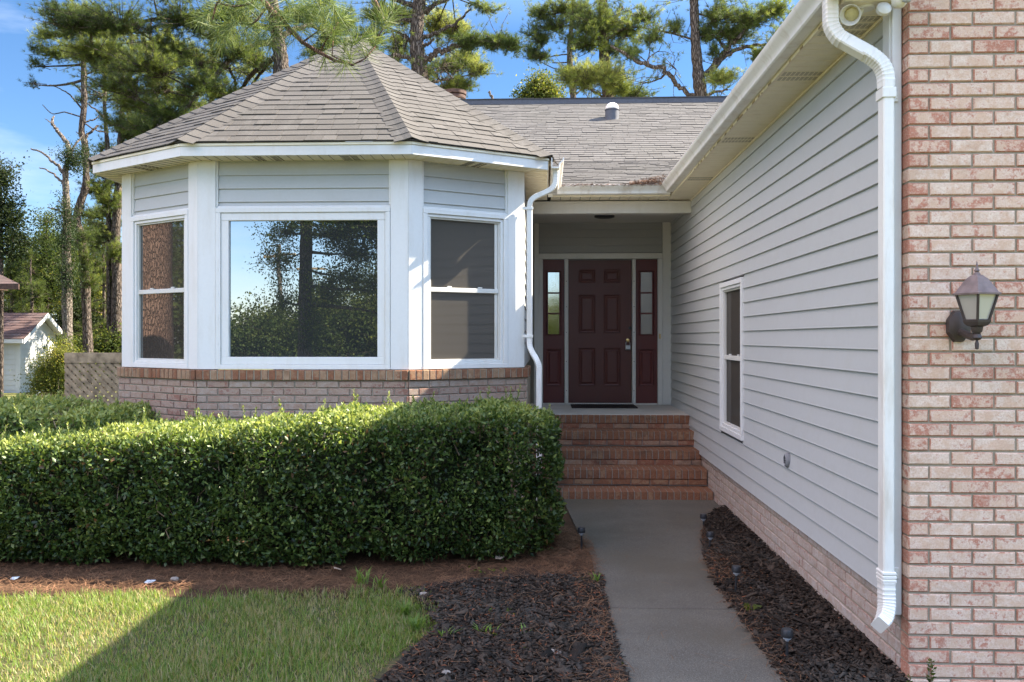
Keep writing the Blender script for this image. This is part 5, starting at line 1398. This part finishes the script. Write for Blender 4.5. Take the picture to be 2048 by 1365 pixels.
# T2
t = Tree('pine_tree', 'sturdy grey-barked pine with up-curved limbs right of the bay roof point', 21, 61, group=PG)
t.trunk([(846,330,36),(843,190,34),(838,140,31),(834,95,29),(834,55,27),(838,10,26),(842,-60,20),(848,-200,9)])
t.limb([(846,78,10),(872,66,8),(900,54,7),(925,36,5),(942,17,3)], 0, -.4, bare=True); t.limb([(842,130,15),(862,112,13),(890,100,11),(915,92,9),(960,84,6),(1020,82,4)], 0, -.6)
t.limb([(847,92,7),(858,86,6),(868,78,4)], 0, -.2, bare=True); t.limb([(828,128,11),(808,112,9),(786,110,6)], 0, -.4); t.limb([(828,84,9),(806,70,7),(782,58,4)], 0, .4); t.limb([(830,44,11),(800,40,8),(778,46,5)], 0, -.3)
t.limb([(846,24,13),(868,10,9),(895,0,6),(915,-15,4)], 0, .4); t.limb([(848,180,9),(865,166,8),(885,160,6),(905,158,4)], 0, .3); t.limb([(836,15,12),(790,0,9),(755,-15,6)], 0, .6); t.limb([(905,158,4),(890,140,3),(884,128,2)], 0, .1)
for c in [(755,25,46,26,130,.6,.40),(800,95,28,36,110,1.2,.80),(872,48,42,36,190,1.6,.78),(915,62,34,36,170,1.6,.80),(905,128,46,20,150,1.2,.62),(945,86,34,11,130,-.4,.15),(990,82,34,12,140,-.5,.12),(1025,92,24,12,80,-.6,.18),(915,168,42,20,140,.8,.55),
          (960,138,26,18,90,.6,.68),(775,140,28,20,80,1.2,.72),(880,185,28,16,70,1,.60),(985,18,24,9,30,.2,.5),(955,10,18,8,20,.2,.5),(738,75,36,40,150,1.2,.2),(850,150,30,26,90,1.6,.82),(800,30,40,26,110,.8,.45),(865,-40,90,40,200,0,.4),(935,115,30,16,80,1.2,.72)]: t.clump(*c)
t.fuzz(150).finish()
# T3, T4
t = Tree('pine_tree', 'slim pine standing left of the thicker one over the main roof', 26, 67, group=PG)
t.trunk([(1149,330,13),(1147,205,12.5),(1142,150,12),(1139,105,11),(1142,60,9),(1145,0,6),(1147,-60,3)])
for l in [[(1140,108,3),(1110,112,2.4),(1080,120,1.8)],[(1139,125,3),(1105,126,2)],[(1143,98,3),(1170,96,2.4),(1195,102,2)],[(1150,190,4),(1165,180,3),(1185,178,2),(1205,188,2)],[(1137,142,3),(1110,138,2),(1085,126,1.5)]]: t.limb(l, 0, .4)
for c in [(1075,70,32,22,110,0,.35),(1105,50,40,24,130,0,.38),(1080,112,34,12,70,0,.28),(1065,100,20,14,50,0,.25),(1160,20,40,22,120,0,.45),(1120,15,46,20,120,0,.45),(1078,25,30,20,80,0,.4)]: t.clump(*c)
t.finish()
t = Tree('pine_tree', 'thick pine over the roof vent with a bright low clump of needles', 24, 71, group=PG)
t.trunk([(1220,330,25),(1217,205,24),(1212,150,22),(1208,105,21),(1208,60,20),(1206,0,18),(1205,-80,12),(1208,-200,4)])
for l in [[(1208,100,7),(1195,80,6),(1180,70,4)],[(1212,60,9),(1230,40,7),(1245,15,5)],[(1218,190,5),(1240,176,4),(1265,170,3)],[(1204,195,5),(1180,178,4),(1160,180,3)],[(1222,190,4),(1250,186,3),(1290,196,2)],[(1210,85,6),(1240,60,5),(1280,55,4),(1310,62,2)]]: t.limb(l, 0, .5)
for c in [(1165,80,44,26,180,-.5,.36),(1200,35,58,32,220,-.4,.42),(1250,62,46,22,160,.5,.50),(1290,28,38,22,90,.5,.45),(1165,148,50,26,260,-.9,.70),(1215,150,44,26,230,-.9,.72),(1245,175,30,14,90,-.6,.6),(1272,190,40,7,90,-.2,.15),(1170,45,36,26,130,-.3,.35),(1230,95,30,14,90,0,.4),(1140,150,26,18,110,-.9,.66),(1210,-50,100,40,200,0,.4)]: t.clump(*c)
t.fuzz(150).finish()
# T5
t = Tree('pine_tree', 'straight pine with a long limb reaching left across the sky', 23, 73, group=PG)
t.trunk([(1405,330,28),(1402,205,27),(1398,160,24),(1393,110,21),(1390,60,18),(1388,0,17),(1386,-80,11),(1390,-220,4)])
t.limb([(1392,197,9),(1366,178,9),(1345,160,9),(1328,140,9),(1300,132,8),(1270,122,7),(1245,105,6),(1222,92,4)], 0, -1.2, bare=True)
for l in [[(1330,142,5),(1325,155,4),(1300,165,3),(1280,166,2)],[(1410,152,11),(1428,128,11),(1452,100,11),(1475,78,10),(1500,50,8),(1525,22,6)],[(1420,150,9),(1445,118,8),(1480,98,8),(1515,92,7),(1545,90,4)],[(1410,200,7),(1425,185,6),(1455,180,4)],[(1390,82,4),(1355,70,4),(1320,62,3),(1300,60,2)],[(1452,100,6),(1440,84,5),(1425,72,3)],[(1475,78,7),(1510,30,6),(1560,20,4)],[(1300,132,3),(1296,118,2.4),(1318,102,1.6)],[(1345,160,2.6),(1352,140,1.6),(1340,130,1)]]: t.limb(l, 0, .4)
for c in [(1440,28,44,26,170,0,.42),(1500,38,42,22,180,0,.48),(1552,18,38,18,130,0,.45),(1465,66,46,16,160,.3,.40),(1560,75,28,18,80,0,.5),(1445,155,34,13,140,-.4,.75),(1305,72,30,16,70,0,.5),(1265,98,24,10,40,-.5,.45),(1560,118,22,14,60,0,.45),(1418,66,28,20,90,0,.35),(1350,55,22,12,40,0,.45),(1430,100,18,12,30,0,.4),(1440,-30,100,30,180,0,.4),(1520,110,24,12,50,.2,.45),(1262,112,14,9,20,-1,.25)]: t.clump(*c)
t.fuzz(150).finish()
# low bright tree over the ridge, stump
t = Tree('young_tree', 'rounded light green young tree peeping over the main roof ridge', 30, 79, BARK, LEAF, mode='leaf', lsize=.10)
t.trunk([(1085,330,8),(1085,200,6),(1086,170,4)])
for c in [(1085,178,30,20,110,0,.62),(1060,192,22,12,60,0,.5),(1105,192,22,14,60,0,.6),(1075,165,18,10,40,0,.6),(1045,200,14,7,24,0,.3)]: t.clump(*c)
t.finish()
t = Tree('dead_stump', 'short broken dead stem poking above the main roof ridge', 28, 80, DEADWOOD)
t.trunk([(985,330,6),(985,206,6),(981,192,5),(979,182,3)]); t.limb([(980,190,3),(976,184,1.5)]); t.finish()

# left background growth
BG = 'young trees behind the shed'
def shrub(name, label, depth, seed, clumps, leafmat=LEAF, lsize=.085, trunk=None, group=None, mode='leaf', cat='shrub'):
    t = Tree(name, label, depth, seed, BARK, leafmat, group, mode, lsize, cat)
    if trunk: t.trunk(trunk)
    for c in clumps: t.clump(*c, attach=bool(trunk))
    return t.finish()
shrub('young_tree', 'slender dark-leaved young tree with a straight thin stem behind the shed', 30, 83, [(95,440,22,22,40,0,.3),(92,480,34,22,70,0,.2),(90,520,44,24,90,0,.15),(105,560,46,24,90,0,.25),(80,590,50,24,90,0,.35)], LEAF, .085, [(96,720,6),(95,600,5),(93,500,4),(94,430,2)], BG, cat='tree')
shrub('young_tree', 'small dark young tree left of the slender one', 32, 84, [(55,495,30,20,60,0,.2),(45,530,40,22,80,0,.2),(60,560,40,22,80,0,.3)], LEAF, .085, [(52,720,5),(52,520,4),(54,480,2)], BG, cat='tree')
shrub('broadleaf_tree', 'dark tree at the left picture edge with a thin black trunk', 24, 85, [(22,440,24,16,60,0,.10),(28,475,24,14,60,0,.12),(12,410,20,18,50,0,.10),(8,365,14,22,36,0,.15),(20,500,18,12,40,0,.1),(-20,440,30,60,120,0,.15),(-10,350,30,40,90,0,.2)], LEAFD, .085, [(2,720,9),(3,560,8),(2,430,6),(0,330,3)], cat='tree')
shrub('broadleaf_shrub', 'sunlit yellow-green thicket above the shed roof', 33, 86, [(40,590,60,30,200,0,.60),(100,600,50,30,180,0,.66),(20,560,40,22,110,0,.45),(75,560,40,20,110,0,.5),(115,570,24,40,110,-.5,.85)], LEAF, .09, [(60,720,8),(62,600,4)])
shrub('broadleaf_shrub', 'tall green bush behind the lattice fence', 31, 87, [(175,600,36,50,190,0,.42),(150,570,30,40,130,0,.45),(205,570,36,36,150,0,.62),(160,650,44,36,170,0,.25),(140,520,22,26,70,0,.3)], LEAF, .09, [(165,720,8),(168,590,4)])
shrub('broadleaf_shrub', 'bush with rusty yellow leaves right of the tall green bush', 30, 88, [(210,630,32,36,160,0,.85),(225,590,24,30,100,0,.72),(205,670,36,24,130,0,.45),(235,660,20,36,100,0,.2)], LEAF, .085, [(209,720,6),(210,620,4)])
shrub('broadleaf_shrub', 'deep shaded undergrowth just above the lattice fence', 28.5, 89, [(130,665,30,24,120,.5,.05),(175,690,50,18,150,.5,.08),(230,690,30,24,110,.5,.08),(140,630,24,22,80,.6,.10),(190,650,30,18,70,.6,.15)], LEAFD, .08)
for (nm, dp, sd, x, yt, lab) in (('c', 34, 95, 148, 450, 'narrow dark young pine just left of the ivy-clad trunk'), ('c', 29, 96, 62, 500, 'fuzzy dark young pine behind the slender young tree'), ('c', 28, 97, 206, 385, 'tall dark young pine hard by the bay corner'), ('c', 29, 98, 22, 520, 'shorter dark young pine near the left picture edge')):
    t = Tree('young_pine', lab, dp, sd, group='young pines in the wood')
    t.trunk([(x, 720, 7), (x+2, 600, 6), (x-1, yt+60, 4), (x, yt, 2)])
    k = 0
    for yy in range(yt+6, 690, 26):
        k += 1; w = min(46, 9+(yy-yt)*.24); t.clump(x-w*.55, yy+t.g.normal(0,6), w*.75, 15, 30, t.g.normal(0,.4), .16+.1*(k % 3)); t.clump(x+w*.55, yy+9+t.g.normal(0,6), w*.75, 15, 30, t.g.normal(0,.4), .18+.12*(k % 2))
    t.finish()
shrub('broadleaf_tree', 'leafy tree with a rounded crown rising behind the shed thicket', 38, 93, [(60,540,60,36,200,0,.40),(120,530,50,36,190,0,.38),(170,520,46,40,190,0,.36),(215,520,40,40,160,0,.34),(20,560,50,36,150,0,.42),(100,480,40,24,90,0,.3),(190,460,34,24,90,0,.3),(140,590,80,30,220,0,.4),(230,590,40,40,150,0,.4)], LEAF, .12, [(120,720,12),(122,560,9)], cat='tree')
shrub('broadleaf_shrub', 'low leafy bank at the foot of the wood left of the bay', 27, 94, [(150,700,40,22,150,0,.35),(200,700,40,24,150,0,.45),(240,690,30,26,120,0,.3),(170,735,40,24,140,-1,.45),(60,640,60,22,170,3,.5),(10,640,50,24,150,3,.4)], LEAF, .09)
shrub('garden_shrub', 'feathery bright shrub growing against the white shed', 22.5, 90, [(95,740,26,26,170,0,.62),(120,715,26,24,150,0,.66),(85,770,30,16,130,0,.55),(130,745,20,36,140,.3,.45),(118,770,20,24,110,.2,.35),(132,690,10,16,40,.4,.5)], LEAF, .05, [(115,800,4),(118,740,2)])

# ================================================================== SHED, FENCE, NEIGHBOUR
SYD = 26.0
def s_(px, py, Y=SYD): return aty(Y, px, py)
e0 = s_(40, 672); XG = e0.x; ez = e0.z; ap = 2.32
t = thing('shed', (XG-1.5, SYD+1, 0), 'small white garden shed with a reddish shingle roof at far left', 'shed')
y0, y1, ym = SYD, SYD+2.0, SYD+1.0; apz = aty(ym, 92, 632).z
Mg, Lg = frame((XG, y0), (XG, y1)); mb = MB(); mb.M = Mg
z = -.6
while z < apz-.05:
    zt = min(z+.16, apz-.02)
    def hw(z): return 1.0 if z <= ez else max(.02, 1.0*(apz-z)/(apz-ez))
    a, b = hw(z), hw(zt); mb.add([(1-a,.016,z),(1+a,.016,z),(1+b,.002,zt),(1-b,.002,zt),(1-a,0,z),(1+a,0,z)], [(0,1,2,3),(4,5,1,0)], R.random()); z = zt
mb.M, Lf = frame((XG-3.5, y0), (XG, y0)); siding(mb, 0, Lf-.12, -.6, ez+.02, ex=.16, lip=.016); mb.M = None
mb.box(XG-3.4, y0+.02, -.6, XG-.01, y1-.02, ez)
mb.build('wall', SHEDW, t)
mb = MB(); mb.box(XG-.13, y0-.03, -.6, XG+.03, y0+.08, ez, .005); mb.build('corner_board', SHEDW, t)
mb = MB(); mb.box(XG-.02, y1-.1, -.6, XG+.03, y1+.03, ez, .005); mb.build('corner_board', SHEDW, t)
mb = MB(); sl = Vector((0, 1.0+.28, apz-ez+.02)).normalized(); rise = (apz-ez)/1.0
oh = .26
for sgn in (-1, 1):
    ye = ym+sgn*(1+oh); zeave = ez-oh*rise+.07
    ey = Vector((0, ym-ye, apz+.10-zeave)); h = ey.length; ey.normalize(); nz = Vector((1,0,0)).cross(ey); nz = nz if nz.z > 0 else -nz
    shingles(mb, [(0,0),(3.9,0),(3.9,h),(0,h)], (XG-3.6, ye, zeave), (1,0,0), ey, nz, row=.15, tab=(.2,.5), lift=.016)
rf = mb.build('roof', SHEDR, t)
mb = MB()
for sgn in (-1, 1):
    ye = ym+sgn*(1+oh); za, zb = apz+.09, ez-oh*rise+.06
    mb.prism([(ym, za), (ye, zb), (ye, zb-.14), (ym, za-.15)], 0, XG+.26, XG+.30); mb.prism([(ym, za-.03), (ye, zb-.03), (ye, zb-.05), (ym, za-.05)], 0, XG, XG+.26)
mb.box(XG-3.6, y0-oh-.03, ez-oh*rise-.06, XG+.26, y0-oh, ez-oh*rise+.06)
mb.build('fascia', SHEDW, rf)
t = thing('wooden_ramp', (XG+.9, SYD-1, 0), 'short weathered wooden ramp leaning by the shed corner', 'ramp')
a, b = s_(62, 800, 24), s_(104, 772, 24)
mb = MB(); mb.prism([(a.x, a.z-.25), (a.x, a.z), (b.x, b.z), (b.x+.4, b.z-.1), (b.x+.4, b.z-.9)], 1, 24, 24.05); mb.build('side_board', OLDWOOD, t)
mb = MB(); mb.prism([(a.x-.02, a.z), (a.x-.02, a.z+.05), (b.x, b.z+.05), (b.x, b.z)], 1, 23.97, 24.9); mb.build('deck', SHEDW, t)
# lattice fence
FY = 10.0; fx0, fx1 = aty(FY, 130, 720).x, -3.9; ft = 1.495
t = thing('lattice_fence', ((fx0+fx1)/2, FY, 0), 'weathered brown lattice fence joining the left side of the bay', 'fence')
mb = MB(); mb.box(fx0, FY-.02, ft-.125, fx1, FY+.02, ft, .004); mb.box(fx0-.02, FY-.05, ft-.005, fx1, FY+.05, ft+.02, .003) if False else None; mb.build('top_board', OLDWOOD, t)
mb = MB(); H_ = 1.37; step = .098; w = .049
for lay, sg in ((0, -1), (1, 1)):
    k = -H_ 
    x = fx0-H_
    while x < fx1+H_:
        # strip through (x,0) going up at 45 degrees
        for (u0, u1) in ((x, x+w*1.414),):
            pts = []
            def line(u, z): return u + (z if sg > 0 else -z)
            z0_, z1_ = 0.0, H_
            P_ = [(line(u0, z0_), z0_), (line(u1, z0_), z0_), (line(u1, z1_), z1_), (line(u0, z1_), z1_)]
            # clip to fx0..fx1
            def clipx(poly, xc, keep_gt):
                out = []
                for i in range(len(poly)):
                    p, q = poly[i], poly[(i+1) % len(poly)]; pin = (p[0] >= xc) == keep_gt; qin = (q[0] >= xc) == keep_gt
                    if pin: out.append(p)
                    if pin != qin: tt = (xc-p[0])/(q[0]-p[0]); out.append((xc, p[1]+(q[1]-p[1])*tt))
                return out
            P_ = clipx(P_, fx0, True)
            if len(P_) > 2: P_ = clipx(P_, fx1, False)
            if len(P_) > 2: mb.prism(P_, 1, FY-.012+lay*.0125, FY+lay*.0125-.001, R.random())
        x += step
mb.build('lattice_panel', OLDWOOD, t)
mb = MB(); mb.box(fx0-.005, FY+.015, -.1, fx0+.085, FY+.10, ft-.02, .004); mb.box(fx0+.4, FY+.0125, .3, fx1, FY+.05, .39, .003); mb.build('post', OLDWOOD, t)
# neighbour's house
t = thing('neighbour_house', (-17, 24, 0), 'dark low-roofed building with a brown eave cut by the left edge', 'house')
q = aty(23, 38, 572); NY = 23; mb = MB()
shingles(mb, [(0,0),(9,0),(7.6,1.1),(0,1.1)], (q.x-9, NY, q.z+.05), (1,0,0), (0,.92,.39), (0,-.39,.92), row=.16, tab=(.25,.6), lift=.015); mb.build('roof', SHEDR, t)
mb = MB(); mb.box(q.x-9, NY-.02, q.z-.10, q.x, NY+.02, q.z+.05); mb.box(q.x-9, NY+.02, q.z-.08, q.x-.9, NY+.9, q.z-.06); mb.build('fascia', RUST, t)
mb = MB(); mb.box(q.x-9, NY+.9, -.5, q.x-2.6, NY+1.8, q.z-.09); mb.build('wall', PORCHSID, t)

# ================================================================== ACROSS THE STREET (seen in the glass)
def world_tree(name, label, base, h, rad_, seed, clumps, leafmat=LEAF, lsize=.10, mode='leaf', bark=None, group=None, cat='tree'):
    t = Tree(name, label, 10, seed, bark or BARK, leafmat, group, mode, lsize, cat); t.base = Vector(base)
    b = Vector(base); Q = [(b.x, b.y, -.3), (b.x, b.y, .4), (b.x+.1, b.y, h*.5), (b.x-.05, b.y+.1, h)]
    t.trunk_mb.tube(Q, [rad_*1.4, rad_, rad_*.8, rad_*.3], 12)
    for k in np.linspace(.15, 1, 16): t.nodes.append((np.array([b.x+.05, b.y, h*k]), rad_*(1-.6*k)))
    for (x, y, z, rx, rz, n, tn) in clumps:
        t.p = lambda px, py, off=0, c=(x, y, z): np.array(c); t.depth = F; t.clump(0, 0, rx, rz, n, 0, tn)
    return t.finish()
world_tree('street_tree', 'dark street tree with low drooping leafy boughs, mirrored in the picture window', (-8.6,-14.5,0), 11, .27, 101,
    [(-7.2,-13.8,5.6,1.5,.9,190,.3),(-6.0,-13.2,5.9,1.5,.9,190,.2),(-5.0,-13,5.4,1.3,1.0,170,.2),(-6.3,-13.6,4.7,1.2,.5,100,.3),(-9.6,-14.4,4.6,.9,.9,60,.4),(-9.4,-14.4,3.2,.6,.9,45,.4),(-8.3,-14.2,2.2,.6,1.0,60,.3),(-7,-14,7.5,2.6,1.4,220,.4),(-10,-14.5,8,2,1.6,140,.4),(-4.2,-12.6,6.4,1.6,1.2,170,.2),(-6.5,-13.8,3.9,1.5,.7,110,.5),(-5.2,-13,3.5,1.3,.8,130,.55),(-7.5,-14.3,3.3,.8,.9,90,.5),(-9.3,-14.6,5.7,.9,.8,70,.3),(-4.6,-12.8,2.6,1.2,.7,110,.6)])
world_tree('street_tree', 'leaning dark tree mirrored at the right side of the picture window', (-4.3,-12,0), 10, .30, 102, [(-4.3,-12,4.4,.9,.9,100,.25),(-3.4,-11.5,5.5,1.6,1.2,190,.2),(-2.6,-12,7,2,1.5,160,.3),(-4.8,-12,6.8,1.6,1.3,140,.3)])
for i, (x, y, h, w, tn) in enumerate([(-15.5,-24,2.6,2.2,.3),(-12.6,-23,3.2,1.8,.35),(-10.5,-24,4.2,1.6,.4),(-8.0,-22.5,3.9,1.9,.45),(-6,-22,4.4,1.8,.5),(-3.6,-21.5,4.0,1.9,.5),(-1.0,-22,4.2,2.2,.55),(2,-24,4.6,2.4,.5),(5.5,-24,4.4,2.4,.5),(9,-25,5,2.6,.5),(-19,-22,4,2.6,.4),(-24,-18,5,3,.4),(13,-22,5,2.8,.5)]):
    world_tree('street_shrub', ['low dark shrub across the street', 'broad olive shrub across the street', 'tall bushy shrub across the street'][i % 3], (x, y, 0), h*.7, .10, 120+i,
               [(x, y, h*.72, w*.8, h*.30, 260, tn), (x-w*.5, y+.4, h*.42, w*.9, h*.40, 260, tn-.15), (x+w*.5, y+.3, h*.36, w*.9, h*.38, 260, tn-.2)], LEAF, .15, group='shrubs across the street', cat='shrub')
for i, (x, y, h, w) in enumerate([(-17,8.6,5.2,2.0),(-21,6.4,6,2.4),(-16.5,5.6,4.2,1.8)]):
    world_tree('side_yard_shrub', ['tall dark shrub far left beside the huge pine', 'tallest shrub at the left lot line', 'lower shrub left of the front lawn'][i], (x, y, 0), h*.7, .10, 160+i, [(x, y, h*.74, w*.8, h*.28, 240, .25), (x-w*.4, y+.3, h*.4, w*.8, h*.36, 240, .2), (x+w*.4, y-.3, h*.38, w*.8, h*.36, 240, .15)], LEAF, .14, cat='shrub')
for (x, y, lab) in ((-12.9,-26,'leaning pale utility pole across the street'), (-13.6,-34,'further thin utility pole across the street')):
    t = thing('utility_pole', (x, y, 0), lab, 'pole'); mb = MB(); mb.tube([(x, y, -.2), (x-.25, y, 6.3)], [.13, .10], 10); mb.build('shaft', DEADWOOD, t)
    mb = MB(); mb.box(x-1.0, y-.06, 5.7, x+.6, y+.06, 5.82); mb.build('crossarm', OLDWOOD, t)
tag(ground_poly('road', [(-80,-19),(80,-19),(80,-12.5),(-80,-12.5)], -.030, CONC), kind='structure')

# ================================================================== LIGHT, SKY, CAMERA
SUN = Vector((1.082, .38, 1.0)).normalized()
el = math.asin(SUN.z); az = math.atan2(SUN.x, SUN.y)
L_ = bpy.data.lights.new('sun', 'SUN'); L_.energy = 5.0; L_.angle = rad(.53); L_.color = (1, .90, .74)
so = bpy.data.objects.new('sun', L_); COL.objects.link(so); so.rotation_euler = (-SUN).to_track_quat('-Z', 'Y').to_euler(); so.location = (20, 10, 30)
w = bpy.data.worlds.new('World'); sc.world = w; w.use_nodes = True; nt = w.node_tree; nt.nodes.clear()
out = nt.nodes.new('ShaderNodeOutputWorld'); bg = nt.nodes.new('ShaderNodeBackground'); sky = nt.nodes.new('ShaderNodeTexSky')
sky.sky_type = 'NISHITA'; sky.sun_disc = False; sky.sun_elevation = el; sky.sun_rotation = az; sky.altitude = 0; sky.air_density = 1.0; sky.dust_density = .0; sky.ozone_density = 2.0
tc = nt.nodes.new('ShaderNodeTexCoord'); sx = nt.nodes.new('ShaderNodeSeparateXYZ'); nt.links.new(tc.outputs['Generated'], sx.inputs[0])
mp = nt.nodes.new('ShaderNodeMapping'); mp.inputs['Scale'].default_value = (1.2, 1.2, 5.5); mp.inputs['Rotation'].default_value = (0, .25, 0); nt.links.new(tc.outputs['Generated'], mp.inputs[0])
n1 = noise(nt, mp.outputs[0], 2.4, 7, .58)
cl = maprange(nt, n1, .44, .74, 0, .6)
left = maprange(nt, sx.outputs[0], -.12, -.50, 0, 1)
cl = math_(nt, 'MULTIPLY', cl, left, clamp=True)
hs = nt.nodes.new('ShaderNodeHueSaturation'); hs.inputs['Saturation'].default_value = 1.18; nt.links.new(sky.outputs[0], hs.inputs['Color'])
colr = mixc(nt, cl, hs.outputs[0], (7.5, 7.8, 8.4))
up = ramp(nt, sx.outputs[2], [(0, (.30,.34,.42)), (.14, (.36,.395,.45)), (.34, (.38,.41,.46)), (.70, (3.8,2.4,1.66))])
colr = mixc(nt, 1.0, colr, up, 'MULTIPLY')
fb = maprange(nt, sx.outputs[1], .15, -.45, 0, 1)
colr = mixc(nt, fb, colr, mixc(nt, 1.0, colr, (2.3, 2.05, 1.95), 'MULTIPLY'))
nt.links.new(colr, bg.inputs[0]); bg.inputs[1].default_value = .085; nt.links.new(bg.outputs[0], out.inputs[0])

cam = bpy.data.cameras.new('camera'); co = bpy.data.objects.new('camera', cam); COL.objects.link(co)
cam.sensor_width = 36; cam.lens = 36*F/2048; cam.shift_y = -(682.5-HOR)/2048; cam.clip_end = 600; cam.clip_start = .05
co.location = (0, 0, ZC); co.rotation_euler = (math.pi/2, 0, YAW); sc.camera = co
sc.view_settings.view_transform = 'Standard'; sc.view_settings.look = 'None'; sc.view_settings.gamma = 1.0; sc.view_settings.exposure = 2.45
sc.cycles.use_denoising = True
sc.cycles.max_bounces = 10; sc.cycles.diffuse_bounces = 8; sc.cycles.glossy_bounces = 4; sc.cycles.transparent_max_bounces = 8
sc.render.film_transparent = False
